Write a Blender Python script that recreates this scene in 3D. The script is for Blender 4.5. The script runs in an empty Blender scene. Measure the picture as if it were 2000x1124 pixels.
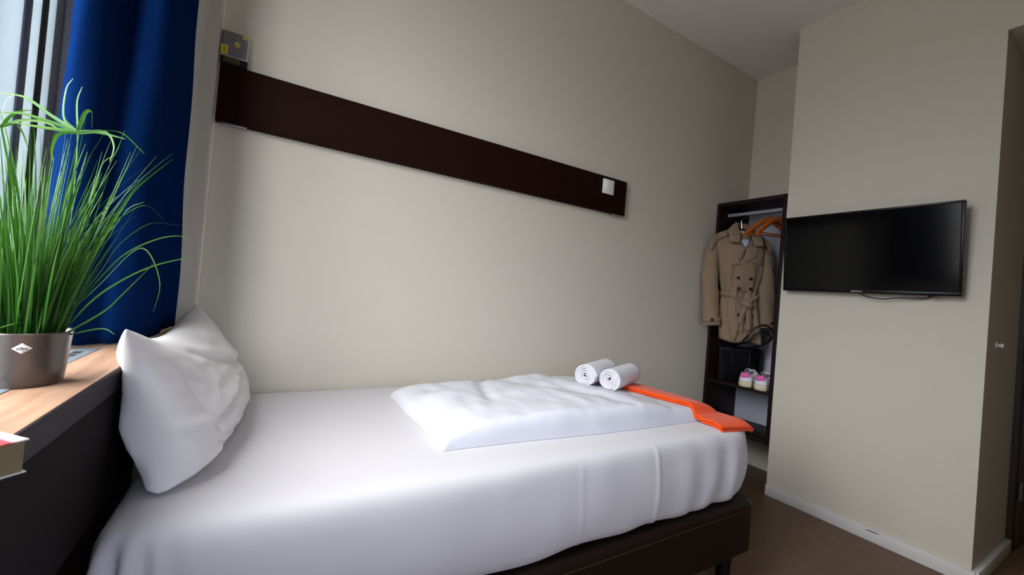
import bpy, bmesh, math, random
from mathutils import Vector, Matrix, noise

random.seed(7)
S = bpy.context.scene
COL = S.collection

# ------------------------------------------------------------------ camera, sky, exposure
cam_d = bpy.data.cameras.new('camera')
cam = bpy.data.objects.new('camera', cam_d)
COL.objects.link(cam)
RX = Vector((0.854977, -0.511805, 0.084081))
UX = Vector((-0.079104, 0.031541, 0.996367))
FX = Vector((0.512598, 0.858522, 0.013520))
m = Matrix((( RX.x, UX.x, -FX.x, 0.0), (RX.y, UX.y, -FX.y, -1.8), (RX.z, UX.z, -FX.z, 1.1034), (0, 0, 0, 1)))
cam.matrix_world = m
cam_d.sensor_width = 36.0
cam_d.lens = 801.41 / 2000 * 36
cam_d.clip_start = 0.02
cam_d.dof.use_dof = False
S.camera = cam

S.view_settings.view_transform = 'Standard'
S.view_settings.look = 'None'
S.view_settings.gamma = 1.0
S.view_settings.use_curve_mapping = False
S.view_settings.exposure = 0.30

SKY_STRENGTH = 34.0
world = bpy.data.worlds.new('overcast_sky')
S.world = world
world.use_nodes = True
nt = world.node_tree
nt.nodes.clear()
w_out = nt.nodes.new('ShaderNodeOutputWorld')
w_bg = nt.nodes.new('ShaderNodeBackground')
w_tc = nt.nodes.new('ShaderNodeTexCoord')
w_sep = nt.nodes.new('ShaderNodeSeparateXYZ')
w_map = nt.nodes.new('ShaderNodeMapRange')
w_map.inputs['From Min'].default_value = -1
w_map.inputs['From Max'].default_value = 1
w_ramp = nt.nodes.new('ShaderNodeValToRGB')
el = w_ramp.color_ramp.elements
el[0].position = 0.0
el[0].color = (0.10, 0.10, 0.10, 1)
el[1].position = 1.0
el[1].color = (0.72, 0.73, 0.77, 1)
for p, c in ((0.5, (0.20, 0.20, 0.20, 1)), (0.56, (0.50, 0.55, 0.64, 1)), (0.70, (0.86, 0.88, 0.92, 1)), (0.8, (0.80, 0.80, 0.82, 1))):
    e = el.new(p)
    e.color = c
w_bg.inputs['Strength'].default_value = SKY_STRENGTH
nt.links.new(w_tc.outputs['Generated'], w_sep.inputs[0])
nt.links.new(w_sep.outputs['Z'], w_map.inputs['Value'])
nt.links.new(w_map.outputs[0], w_ramp.inputs[0])
nt.links.new(w_ramp.outputs[0], w_bg.inputs[0])
nt.links.new(w_bg.outputs[0], w_out.inputs[0])

# window openings in the wall at the left: (y from, y to, z from, z to)
WIN_X = -0.53
WINDOW_A = (-1.60, -0.06, 0.905, 2.74)          # y from, y to, z from, z to
WINDOW_B = (-0.15, 1.05, 0.60, 1.95)            # x from, x to, z from, z to, in the wall opposite the bed

# ------------------------------------------------------------------ materials
def lin(c):
    return tuple(((v / 255) / 12.92 if v / 255 <= 0.04045 else ((v / 255 + 0.055) / 1.055) ** 2.4) for v in c)

MATS = {}
def mat(name, rgb, rough=0.6, metal=0.0, spec=0.5, var=0.0, vscale=8.0, stretch=(1, 1, 1), bump=0.0, bscale=60.0, bstretch=None, sheen=0.0, trans=0.0):
    if name in MATS:
        return MATS[name]
    M = bpy.data.materials.new(name)
    M.use_nodes = True
    t = M.node_tree
    b = t.nodes['Principled BSDF']
    col = lin(rgb)
    b.inputs['Base Color'].default_value = (*col, 1)
    b.inputs['Roughness'].default_value = rough
    b.inputs['Metallic'].default_value = metal
    b.inputs['Specular IOR Level'].default_value = spec
    if sheen:
        b.inputs['Sheen Weight'].default_value = sheen
    tc = None
    if var or bump:
        tc = t.nodes.new('ShaderNodeTexCoord')
    if var:
        mp = t.nodes.new('ShaderNodeMapping')
        mp.inputs['Scale'].default_value = stretch
        n = t.nodes.new('ShaderNodeTexNoise')
        n.inputs['Scale'].default_value = vscale
        n.inputs['Detail'].default_value = 5
        r = t.nodes.new('ShaderNodeValToRGB')
        r.color_ramp.elements[0].position = 0.3
        r.color_ramp.elements[1].position = 0.72
        r.color_ramp.elements[0].color = (*[max(0, c * (1 - var)) for c in col], 1)
        r.color_ramp.elements[1].color = (*[min(1, c * (1 + var)) for c in col], 1)
        t.links.new(tc.outputs['Object'], mp.inputs[0])
        t.links.new(mp.outputs[0], n.inputs['Vector'])
        t.links.new(n.outputs['Fac'], r.inputs[0])
        t.links.new(r.outputs[0], b.inputs['Base Color'])
    if bump:
        mp = t.nodes.new('ShaderNodeMapping')
        mp.inputs['Scale'].default_value = bstretch or (1, 1, 1)
        n = t.nodes.new('ShaderNodeTexNoise')
        n.inputs['Scale'].default_value = bscale
        n.inputs['Detail'].default_value = 4
        bp = t.nodes.new('ShaderNodeBump')
        bp.inputs['Strength'].default_value = bump
        bp.inputs['Distance'].default_value = 0.01
        t.links.new(tc.outputs['Object'], mp.inputs[0])
        t.links.new(mp.outputs[0], n.inputs['Vector'])
        t.links.new(n.outputs['Fac'], bp.inputs['Height'])
        t.links.new(bp.outputs[0], b.inputs['Normal'])
    MATS[name] = M
    return M

def mat_planks(name, c1, c2, plank=0.19, length=1.3, rough=0.45):
    M = bpy.data.materials.new(name)
    M.use_nodes = True
    t = M.node_tree
    b = t.nodes['Principled BSDF']
    b.inputs['Roughness'].default_value = rough
    tc = t.nodes.new('ShaderNodeTexCoord')
    br = t.nodes.new('ShaderNodeTexBrick')
    br.inputs['Scale'].default_value = 1.0
    br.inputs['Brick Width'].default_value = length
    br.inputs['Row Height'].default_value = plank
    br.inputs['Mortar Size'].default_value = 0.0012
    br.inputs['Color1'].default_value = (*lin(c1), 1)
    br.inputs['Color2'].default_value = (*lin(c2), 1)
    br.inputs['Mortar'].default_value = (*[v * 0.6 for v in lin(c1)], 1)
    mp = t.nodes.new('ShaderNodeMapping')
    mp.inputs['Scale'].default_value = (2.5, 30, 1)
    n = t.nodes.new('ShaderNodeTexNoise')
    n.inputs['Scale'].default_value = 2.0
    n.inputs['Detail'].default_value = 8
    n.inputs['Distortion'].default_value = 0.6
    mx = t.nodes.new('ShaderNodeMix')
    mx.data_type = 'RGBA'
    mx.blend_type = 'MULTIPLY'
    mx.inputs[0].default_value = 0.75
    r = t.nodes.new('ShaderNodeValToRGB')
    r.color_ramp.elements[0].color = (0.55, 0.52, 0.5, 1)
    r.color_ramp.elements[1].color = (1.2, 1.2, 1.2, 1)
    t.links.new(tc.outputs['Object'], br.inputs['Vector'])
    t.links.new(tc.outputs['Object'], mp.inputs[0])
    t.links.new(mp.outputs[0], n.inputs['Vector'])
    t.links.new(n.outputs['Fac'], r.inputs[0])
    t.links.new(br.outputs['Color'], mx.inputs[6])
    t.links.new(r.outputs[0], mx.inputs[7])
    t.links.new(mx.outputs[2], b.inputs['Base Color'])
    MATS[name] = M
    return M

def mat_glass(name, tint):
    M = bpy.data.materials.new(name)
    M.use_nodes = True
    t = M.node_tree
    t.nodes.clear()
    o = t.nodes.new('ShaderNodeOutputMaterial')
    tr = t.nodes.new('ShaderNodeBsdfTransparent')
    tr.inputs[0].default_value = (*tint, 1)
    gl = t.nodes.new('ShaderNodeBsdfGlossy')
    gl.inputs['Roughness'].default_value = 0.02
    mx = t.nodes.new('ShaderNodeMixShader')
    mx.inputs[0].default_value = 0.07
    t.links.new(tr.outputs[0], mx.inputs[1])
    t.links.new(gl.outputs[0], mx.inputs[2])
    t.links.new(mx.outputs[0], o.inputs[0])
    MATS[name] = M
    return M

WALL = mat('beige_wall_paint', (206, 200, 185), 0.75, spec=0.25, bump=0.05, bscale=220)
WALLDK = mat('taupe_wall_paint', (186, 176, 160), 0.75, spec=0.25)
CEIL = mat('white_ceiling_paint', (232, 227, 224), 0.85, spec=0.2)
BEAD = mat('white_sealant', (226, 222, 214), 0.6)
SKIRT = mat('white_skirting_paint', (214, 212, 210), 0.4)
FLOORM = mat_planks('brown_oak_laminate', (108, 80, 56), (97, 72, 51))
DARKPANEL = mat('dark_brown_laminate', (34, 13, 8), 0.6, spec=0.06)
WENGE = mat('dark_wenge_laminate', (34, 18, 17), 0.5, spec=0.15)
LEATHER = mat('dark_brown_leather', (26, 13, 9), 0.45, spec=0.2, bump=0.12, bscale=380)
LEATHER_SEAM = mat('brown_leather_seam', (52, 33, 27), 0.5, spec=0.2)
BLACKMETAL = mat('black_metal', (16, 14, 14), 0.4, metal=0.3)
SHEET = mat('white_cotton_sheet', (210, 208, 210), 0.8, spec=0.2, bump=0.10, bscale=7, bstretch=(1, 2.4, 1))
DUVETM = mat('white_cotton_duvet_cover', (216, 217, 224), 0.8, spec=0.2, bump=0.16, bscale=11, bstretch=(1.6, 1, 1))
PILLOWM = mat('white_cotton_pillowcase', (230, 228, 227), 0.8, spec=0.2, bump=0.22, bscale=9)
TERRY = mat('white_terry_towelling', (230, 229, 234), 0.95, spec=0.1, bump=0.5, bscale=420, sheen=0.2)
ORANGE = mat('orange_fleece', (236, 80, 18), 0.9, spec=0.1, bump=0.18, bscale=300, sheen=0.15)
BLUE = mat('blue_satin_curtain', (8, 33, 76), 0.6, spec=0.0, bump=0.04, bscale=18)
SILLWOOD = mat('light_oak_laminate', (178, 142, 116), 0.42, spec=0.4, var=0.2, vscale=5, stretch=(22, 1.4, 1))
SILLDARK = mat('charcoal_laminate', (26, 21, 20), 0.6, spec=0.04)
SILLEDGE = mat('dark_edge_strip', (36, 27, 34), 0.45, spec=0.12)
RECESS = mat('brown_wood_panel', (84, 54, 36), 0.6, var=0.25, vscale=4, stretch=(2, 2, 12))
SLATE = mat('slate_grey_window_frame', (150, 154, 162), 0.35, spec=0.5)
GUIDE = mat('blue_grey_guide_rail', (104, 112, 132), 0.4)
RUBBER = mat('black_rubber', (8, 8, 12), 0.6)
STEEL = mat('brushed_steel_plate', (178, 192, 204), 0.35, metal=0.6)
GLASS = mat_glass('window_glass', (0.36, 0.37, 0.405))
GLASS_SCREEN = mat_glass('screened_window_glass', (0.72, 0.722, 0.72))
def mat_opal():
    M = bpy.data.materials.new('milky_translucent_pane')
    M.use_nodes = True
    t = M.node_tree
    t.nodes.clear()
    o = t.nodes.new('ShaderNodeOutputMaterial')
    d = t.nodes.new('ShaderNodeBsdfDiffuse')
    d.inputs[0].default_value = (0.55, 0.60, 0.62, 1)
    tl = t.nodes.new('ShaderNodeBsdfTranslucent')
    tl.inputs[0].default_value = (0.90, 0.97, 1.0, 1)
    mx = t.nodes.new('ShaderNodeMixShader')
    mx.inputs[0].default_value = 0.19
    t.links.new(d.outputs[0], mx.inputs[1])
    t.links.new(tl.outputs[0], mx.inputs[2])
    t.links.new(mx.outputs[0], o.inputs[0])
    MATS['opal'] = M
    return M
OPAL = mat_opal()
WHITEPL = mat('white_plastic', (232, 232, 230), 0.35)
GALV = mat('galvanised_steel', (168, 166, 168), 0.4, metal=0.5)
BLACKHOLE = mat('dark_void', (10, 9, 9), 0.9)
YELLOW = mat('yellow_sticker', (222, 200, 40), 0.5)
YELLOWPALE = mat('pale_yellow_sticker', (186, 172, 88), 0.5)
GREENT = mat('dark_green_terminal', (62, 66, 22), 0.5)
TVBLACK = mat('black_gloss_plastic', (6, 6, 7), 0.3, spec=0.2)
TVSCREEN = mat('dark_screen_glass', (5, 5, 6), 0.12, spec=0.22)
LOGO = mat('silver_lettering', (190, 190, 192), 0.3, metal=0.3)
CABLE = mat('black_cable', (10, 10, 10), 0.5)
WBACK = mat('white_back_board', (196, 198, 210), 0.5)
RAIL = mat('pale_metal_rail', (176, 178, 186), 0.3, metal=0.4)
TRENCH = mat('khaki_trench_cloth', (142, 120, 98), 0.8, spec=0.15, bump=0.2, bscale=14, sheen=0.1)
TRENCHD = mat('khaki_trench_cloth_inner', (126, 104, 82), 0.85, spec=0.2)
LINING = mat('pale_blue_lining', (176, 188, 212), 0.8)
BUTTON = mat('dark_brown_button', (34, 24, 20), 0.35)
HANGWOOD = mat('orange_varnished_wood', (186, 96, 34), 0.35, var=0.15, vscale=10, stretch=(1, 1, 8))
CHROME = mat('chrome_wire', (190, 190, 192), 0.2, metal=1.0)
BAGM = mat('black_handbag_leather', (9, 8, 9), 0.55, spec=0.12, bump=0.1, bscale=200)
BAGH = mat('black_handle_leather', (22, 19, 20), 0.45, spec=0.25)
SHOEW = mat('white_sneaker_leather', (228, 228, 234), 0.5)
SHOES = mat('cream_rubber_sole', (216, 204, 168), 0.65)
SHOEP = mat('pink_suede', (222, 106, 166), 0.85)
SHOED = mat('dark_shoe_lining', (70, 64, 74), 0.9)
LACE = mat('white_shoelace', (220, 218, 222), 0.8)
POTM = mat('taupe_metallic_pot', (92, 84, 79), 0.32, metal=0.5, spec=0.5)
LABELW = mat('white_pot_label', (226, 222, 216), 0.5)
LABELT = mat('grey_label_print', (86, 82, 80), 0.6)
SOIL = mat('dark_potting_soil', (36, 27, 20), 0.95, bump=0.6, bscale=90)
PAGES_SHADED = mat('shaded_page_edges', (128, 114, 84), 0.8, var=0.08, vscale=3, stretch=(1, 1, 300))  # paper tone darkened, the viewer's shade is put into the colour
DOORM = mat('dark_brown_door', (54, 40, 32), 0.5, var=0.15, vscale=6, stretch=(12, 12, 1))
DOORF = mat('dark_door_frame', (60, 46, 42), 0.5)
HINGE = mat('grey_hinge_metal', (120, 118, 118), 0.35, metal=0.7)

def mat_grass():
    M = bpy.data.materials.new('green_grass_blades')
    M.use_nodes = True
    t = M.node_tree
    b = t.nodes['Principled BSDF']
    b.inputs['Roughness'].default_value = 0.45
    b.inputs['Specular IOR Level'].default_value = 0.35
    a = t.nodes.new('ShaderNodeAttribute')
    a.attribute_name = 'blade'
    r = t.nodes.new('ShaderNodeValToRGB')
    r.color_ramp.elements[0].color = (*lin((24, 66, 10)), 1)
    r.color_ramp.elements[1].color = (*lin((124, 160, 70)), 1)
    e = r.color_ramp.elements.new(0.6)
    e.color = (*lin((54, 108, 22)), 1)
    tl = t.nodes.new('ShaderNodeBsdfTranslucent')
    mx = t.nodes.new('ShaderNodeMixShader')
    mx.inputs[0].default_value = 0.3
    t.links.new(a.outputs['Fac'], r.inputs[0])
    t.links.new(r.outputs[0], b.inputs['Base Color'])
    t.links.new(r.outputs[0], tl.inputs[0])
    o = t.nodes['Material Output']
    t.links.new(b.outputs[0], mx.inputs[1])
    t.links.new(tl.outputs[0], mx.inputs[2])
    t.links.new(mx.outputs[0], o.inputs[0])
    return M
GRASS = mat_grass()

def mat_cover():
    M = bpy.data.materials.new('printed_book_cover')
    M.use_nodes = True
    t = M.node_tree
    b = t.nodes['Principled BSDF']
    b.inputs['Roughness'].default_value = 0.3
    tc = t.nodes.new('ShaderNodeTexCoord')
    sp = t.nodes.new('ShaderNodeSeparateXYZ')
    nz = t.nodes.new('ShaderNodeTexNoise')
    nz.inputs['Scale'].default_value = 12
    ad = t.nodes.new('ShaderNodeMath')
    ad.operation = 'MULTIPLY_ADD'
    ad.inputs[1].default_value = 0.006
    r = t.nodes.new('ShaderNodeValToRGB')
    r.color_ramp.interpolation = 'EASE'
    E_ = r.color_ramp.elements
    E_[0].position = 0.0
    E_[0].color = (*lin((236, 226, 216)), 1)
    E_[1].position = 1.0
    E_[1].color = (*lin((206, 226, 232)), 1)
    for p, c in ((0.07, (236, 226, 216)), (0.11, (222, 84, 110)), (0.16, (236, 110, 60)), (0.20, (206, 226, 232))):
        e = E_.new(p)
        e.color = (*lin(c), 1)
    ml = t.nodes.new('ShaderNodeMath')
    ml.operation = 'MULTIPLY'
    ml.inputs[1].default_value = 7.0
    t.links.new(tc.outputs['Object'], sp.inputs[0])
    t.links.new(tc.outputs['Object'], nz.inputs['Vector'])
    t.links.new(nz.outputs['Fac'], ad.inputs[0])
    t.links.new(sp.outputs['Y'], ad.inputs[2])
    t.links.new(ad.outputs[0], ml.inputs[0])
    t.links.new(ml.outputs[0], r.inputs[0])
    t.links.new(r.outputs[0], b.inputs['Base Color'])
    return M
COVER = mat_cover()

# ------------------------------------------------------------------ mesh helpers
def B():
    return bmesh.new()

def box(bm, x0, x1, y0, y1, z0, z1, bev=0.0, seg=2, M=None):
    r = bmesh.ops.create_cube(bm, size=1.0)
    vs = r['verts']
    for v in vs:
        v.co = Vector(((x0 + x1) / 2 + v.co.x * (x1 - x0), (y0 + y1) / 2 + v.co.y * (y1 - y0), (z0 + z1) / 2 + v.co.z * (z1 - z0)))
    if bev:
        es = list({e for v in vs for e in v.link_edges})
        res = bmesh.ops.bevel(bm, geom=es, offset=bev, segments=seg, affect='EDGES', profile=0.5)
        vs = list({v for f in res['faces'] for v in f.verts} | {v for v in vs if v.is_valid})
    if M is not None:
        for v in vs:
            v.co = M @ v.co
    return bm

def loft(bm, rings, closed=True, cap0=True, cap1=True):
    vr = [[bm.verts.new(p) for p in ring] for ring in rings]
    n = len(vr[0])
    for a, b in zip(vr[:-1], vr[1:]):
        for i in range(n if closed else n - 1):
            j = (i + 1) % n
            bm.faces.new((a[i], a[j], b[j], b[i]))
    if closed and cap0:
        bm.faces.new(list(reversed(vr[0])))
    if closed and cap1:
        bm.faces.new(vr[-1])
    return vr

def catmull(pts, n):
    P = [Vector(p) for p in pts]
    P = [P[0] * 2 - P[1]] + P + [P[-1] * 2 - P[-2]]
    out = []
    segs = len(P) - 3
    for k in range(n + 1):
        t = k / n * segs
        i = min(int(t), segs - 1)
        u = t - i
        a, b, c, d = P[i:i + 4]
        out.append(0.5 * ((2 * b) + (c - a) * u + (2 * a - 5 * b + 4 * c - d) * u * u + (3 * b - a - 3 * c + d) * u ** 3))
    return out

def tube(bm, pts, rad, n=10, flat=1.0, up=None):
    P = [Vector(p) for p in pts]
    rings = []
    prev = None
    for i, p in enumerate(P):
        t = (P[min(i + 1, len(P) - 1)] - P[max(i - 1, 0)]).normalized()
        if prev is None:
            a = Vector(up) if up else (Vector((0, 0, 1)) if abs(t.z) < 0.9 else Vector((1, 0, 0)))
            a = (a - t * a.dot(t)).normalized()
        else:
            a = (prev - t * prev.dot(t)).normalized()
        prev = a
        b = t.cross(a)
        r = rad[i] if isinstance(rad, (list, tuple)) else rad
        rings.append([p + a * (r * flat * math.sin(2 * math.pi * k / n)) + b * (r * math.cos(2 * math.pi * k / n)) for k in range(n)])
    loft(bm, rings)
    return bm

def lathe(bm, prof, c=(0, 0, 0), n=48):
    rings = []
    for r, z in prof:
        rings.append([Vector((c[0] + r * math.cos(2 * math.pi * k / n), c[1] + r * math.sin(2 * math.pi * k / n), c[2] + z)) for k in range(n)])
    loft(bm, rings)
    return bm

def disc(bm, c, nrm, r, h, n=20):
    nrm = Vector(nrm).normalized()
    a = nrm.orthogonal().normalized()
    b = nrm.cross(a)
    c = Vector(c)
    prof = [(0.0, 0.75), (0.75, 0.75), (0.92, 1.0), (1.0, 0.7), (1.0, 0.0)]
    rings = []
    for rr, hh in [(1.0, 0.0), (1.0, 0.7), (0.9, 1.0), (0.72, 0.7)]:
        rings.append([c + nrm * (h * hh) + (a * math.cos(2 * math.pi * k / n) + b * math.sin(2 * math.pi * k / n)) * (r * rr) for k in range(n)])
    loft(bm, rings)
    return bm

def grid(bm, f, nu, nv):
    vs = [[bm.verts.new(f(i / nu, j / nv)) for j in range(nv + 1)] for i in range(nu + 1)]
    for i in range(nu):
        for j in range(nv):
            bm.faces.new((vs[i][j], vs[i + 1][j], vs[i + 1][j + 1], vs[i][j + 1]))
    return vs

def prism(bm, poly, h, M):
    """poly: 2D outline in the local xy plane, raised by h along local z."""
    a = [bm.verts.new(M @ Vector((x, y, 0))) for x, y in poly]
    b = [bm.verts.new(M @ Vector((x, y, h))) for x, y in poly]
    n = len(poly)
    bm.faces.new(list(reversed(a)))
    bm.faces.new(b)
    for i in range(n):
        j = (i + 1) % n
        bm.faces.new((a[i], a[j], b[j], b[i]))

ROOTLOC = {}
def link(name, bm, mt, parent=None, sharp=35, local=False, solid=0.0, sub=0, attr=None):
    base = Vector((0, 0, 0))
    if parent is not None and not local:
        base = ROOTLOC.get(parent.name, Vector((0, 0, 0)))
        for v in bm.verts:
            v.co -= base
    bmesh.ops.recalc_face_normals(bm, faces=bm.faces[:])
    ang = math.radians(sharp)
    for e in bm.edges:
        if len(e.link_faces) == 2 and e.calc_face_angle(0) > ang:
            e.smooth = False
    for f in bm.faces:
        f.smooth = True
    me = bpy.data.meshes.new(name)
    bm.to_mesh(me)
    bm.free()
    me.materials.append(mt)
    o = bpy.data.objects.new(name, me)
    COL.objects.link(o)
    if parent is not None:
        o.parent = parent
        ROOTLOC[o.name] = base
    if solid:
        md = o.modifiers.new('thickness', 'SOLIDIFY')
        md.thickness = solid
        md.offset = 0
    if sub:
        md = o.modifiers.new('smooth', 'SUBSURF')
        md.levels = sub
        md.render_levels = sub
    return o

def thing(name, label, cat, loc=(0, 0, 0), rotz=0.0, group=None, kind=None):
    o = bpy.data.objects.new(name, None)
    COL.objects.link(o)
    o.empty_display_size = 0.05
    o.location = loc
    o.rotation_euler = (0, 0, rotz)
    o['label'] = label
    o['category'] = cat
    if group:
        o['group'] = group
    if kind:
        o['kind'] = kind
    ROOTLOC[o.name] = Vector(loc)
    return o

def tag(o, label, cat, group=None, kind=None):
    o['label'] = label
    o['category'] = cat
    if group:
        o['group'] = group
    if kind:
        o['kind'] = kind
    return o

def struct(name, bm, mt, label, cat, parent=None, sharp=35):
    o = link(name, bm, mt, parent, sharp)
    if parent is None:
        tag(o, label, cat, kind='structure')
    return o

def text_mesh(body, size, M, mt, name, parent, extrude=0.0004, bold=0.0):
    cu = bpy.data.curves.new('lettering', 'FONT')
    cu.body = body
    cu.size = size
    cu.align_x = 'CENTER'
    cu.align_y = 'CENTER'
    cu.extrude = extrude
    cu.offset = bold
    o = bpy.data.objects.new('lettering', cu)
    COL.objects.link(o)
    bpy.context.view_layer.update()
    me = bpy.data.meshes.new_from_object(o.evaluated_get(bpy.context.evaluated_depsgraph_get()))
    bpy.data.objects.remove(o)
    bm = bmesh.new()
    bm.from_mesh(me)
    for v in bm.verts:
        v.co = M @ v.co
    return link(name, bm, mt, parent)

def frame(origin, xdir, ydir):
    x = Vector(xdir).normalized()
    y = Vector(ydir)
    y = (y - x * y.dot(x)).normalized()
    z = x.cross(y)
    o = Vector(origin)
    return Matrix(((x.x, y.x, z.x, o.x), (x.y, y.y, z.y, o.y), (x.z, y.z, z.z, o.z), (0, 0, 0, 1)))

def nz(x, y, z, s=1.0):
    return noise.noise(Vector((x * s, y * s, z * s)))

def sstep(a, b, x):
    t = max(0.0, min(1.0, (x - a) / (b - a)))
    return t * t * (3 - 2 * t)

# ------------------------------------------------------------------ setting
CEIL_Z = 2.893
XE, XN = 2.7324, 3.122        # television wall face, alcove back wall
YC, YP = -0.469, -1.3275      # the two corners of the television wall
YS = -2.75                    # wall behind the camera
XO = -0.62                    # outside face of the window wall

bm = B(); box(bm, XO, 4.9, YS - 0.1, 0.12, -0.08, 0.0)
struct('floor', bm, FLOORM, 'brown oak laminate floor running under the bed', 'floor')
bm = B(); box(bm, XO, 4.9, YS - 0.1, 0.12, CEIL_Z, CEIL_Z + 0.1)
struct('ceiling', bm, CEIL, 'plain white painted ceiling above the bed', 'ceiling')
bm = B(); box(bm, XO, XN + 0.12, 0.0, 0.12, 0.0, CEIL_Z)
struct('wall_north', bm, WALL, 'long beige wall behind the bed', 'wall')
bm = B(); box(bm, XN, XN + 0.12, YC, 0.0, 0.0, CEIL_Z)
struct('wall_alcove', bm, WALL, 'narrow beige wall above the open wardrobe alcove', 'wall')
bm = B(); box(bm, XE, 3.34, YP, YC, 0.0, CEIL_Z); box(bm, 3.34, 4.9, YP + 0.03, YC, 0.0, CEIL_Z)
struct('wall_east', bm, WALL, 'beige wall that carries the television', 'wall')
bm = B(); box(bm, XE, 4.9, YS, YP, 2.457, CEIL_Z)
struct('wall_passage', bm, WALL, 'beige wall over the lower dark passage at the right', 'wall')
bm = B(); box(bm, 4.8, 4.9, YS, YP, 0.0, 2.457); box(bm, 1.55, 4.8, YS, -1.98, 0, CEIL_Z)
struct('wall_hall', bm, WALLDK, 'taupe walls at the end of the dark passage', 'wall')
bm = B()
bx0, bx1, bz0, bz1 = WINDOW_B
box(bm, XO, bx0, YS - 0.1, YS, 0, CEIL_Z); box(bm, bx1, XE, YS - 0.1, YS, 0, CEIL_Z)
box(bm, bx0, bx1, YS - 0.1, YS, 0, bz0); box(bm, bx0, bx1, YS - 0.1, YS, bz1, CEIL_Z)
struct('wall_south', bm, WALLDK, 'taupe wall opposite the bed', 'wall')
bm = B()
y = 0.0
for (a, b, z0, z1) in ((-0.06, 0.0, 0, 0),) :
    box(bm, XO, -0.205, -0.06, 0.0, 0.0, CEIL_Z)
box(bm, XO, -0.36, -1.60, -0.06, 2.74, CEIL_Z)
box(bm, XO, -0.50, -1.60, -0.06, 0.0, 0.86)
box(bm, XO, -0.50, YS, -1.60, 0.0, CEIL_Z)
struct('wall_west', bm, WALL, 'beige window wall with a deep reveal beside the blue curtain', 'wall')

# baseboards
bm = B(); box(bm, XE - 0.013, XE, YP - 0.013, YC, 0.0, 0.063, 0.002)
struct('baseboard_east', bm, SKIRT, 'white skirting board under the television wall', 'skirting board')
bm = B(); box(bm, XE - 0.0, 3.345, YP - 0.022, YP, 0.0, 0.063, 0.002)
struct('baseboard_passage', bm, SKIRT, 'skirting board at the foot of the dark passage wall', 'skirting board')
bm = B(); box(bm, 1.75, XE, -0.013, 0.0, 0.0, 0.063, 0.002)
struct('baseboard_north', bm, SKIRT, 'short white skirting board behind the foot of the bed', 'skirting board')
bm = B(); prism(bm, [(0, 0.0), (0.022, 0.004), (0.05, 0.003), (0.062, 0.006), (0.05, 0.007), (0.02, 0.0085)], 0.0004, frame((XE - 0.013, -0.957, 0.047), (0, -1, 0), (0, 0, 1)))
o_scuff = link('scuff_mark', bm, RUBBER, bpy.data.objects['baseboard_east'])
# sealant beads where walls meet the ceiling, and the thin corner strip
bm = B(); box(bm, -0.205, XN, -0.007, 0.0, CEIL_Z - 0.007, CEIL_Z, 0.002)
struct('trim_1', bm, BEAD, 'thin white sealant bead along the top of the bed wall', 'trim')
bm = B(); box(bm, XE - 0.007, XE, YS, YC, CEIL_Z - 0.007, CEIL_Z, 0.002)
struct('trim_2', bm, BEAD, 'thin white sealant bead along the top of the television wall', 'trim')
bm = B(); box(bm, XN - 0.007, XN, YC, -0.007, CEIL_Z - 0.007, CEIL_Z, 0.002)
struct('trim_3', bm, BEAD, 'short white sealant bead at the top of the alcove wall', 'trim')
bm = B(); box(bm, -0.206, -0.200, -0.008, -0.001, 0.96, CEIL_Z - 0.008, 0.002)
struct('trim_4', bm, BEAD, 'thin pale strip down the corner left of the dark wall panel', 'trim')

# windows
def window(name, y0, y1, z0, z1, label, glass):
    w = thing(name, label, 'window', (WIN_X, (y0 + y1) / 2, z0), kind='structure')
    bm = B()
    fw = 0.150
    x0, x1 = -0.60, WIN_X
    box(bm, x0, x1, y1 - 0.075, y1, z0, z1, 0.004)            # jamb, near step
    box(bm, x0, x1 - 0.016, y1 - fw, y1 - 0.075, z0, z1, 0.004)  # jamb, set-back step
    box(bm, x0, x1, y0, y0 + 0.11, z0, z1, 0.004)
    box(bm, x0, x1, y0 + 0.11, y1 - fw, z1 - 0.10, z1, 0.004)
    box(bm, x0, x1, y0 + 0.11, y1 - fw, z0, z0 + 0.07, 0.004)
    link('window_frame', bm, SLATE, w)
    g0, g1 = y0 + 0.11, y1 - fw
    gs = g1 - 0.27 if name == 'window_1' else g1
    if gs < g1:
        bm = B(); box(bm, -0.544, -0.538, gs, g1, z0 + 0.07, z1 - 0.10)
        c = link('added_dimming_pane', bm, OPAL, w)  # pane added to dim the window strip in view, like a sheer blind
        c['label'] = 'added milky pane dimming the strip of window in view'
        bm = B(); box(bm, -0.60, -0.532, gs - 0.05, gs, z0 + 0.07, z1 - 0.10, 0.003)
        link('mullion', bm, SLATE, w)
        gs -= 0.05
    bm = B(); box(bm, -0.578, -0.572, g0, gs, z0 + 0.07, z1 - 0.10)
    link('pane', bm, glass, w)
    bm = B(); box(bm, -0.545, -0.533, g1 - 0.074, g1 - 0.051, z0 + 0.07, z1 - 0.10, 0.002)
    link('sash_bar', bm, RUBBER, w)
    bm = B(); box(bm, -0.545, -0.534, g1 - 0.156, g1 - 0.126, z0 + 0.07, z1 - 0.10, 0.002)
    link('guide_rail', bm, GUIDE, w)
    bm = B(); box(bm, -0.60, -0.545, (g0 + g1) / 2 - 0.03, (g0 + g1) / 2 + 0.03, z0 + 0.07, z1 - 0.10, 0.003)
    link('mullion', bm, SLATE, w)
    return w
window('window_1', -1.60, -0.06, 0.905, 2.74, 'slate grey framed window behind the pot of grass', GLASS_SCREEN)
w2 = thing('window_2', 'low slate grey framed window behind the viewer', 'window', (0.45, YS, bz0), kind='structure')
bm = B()
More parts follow.
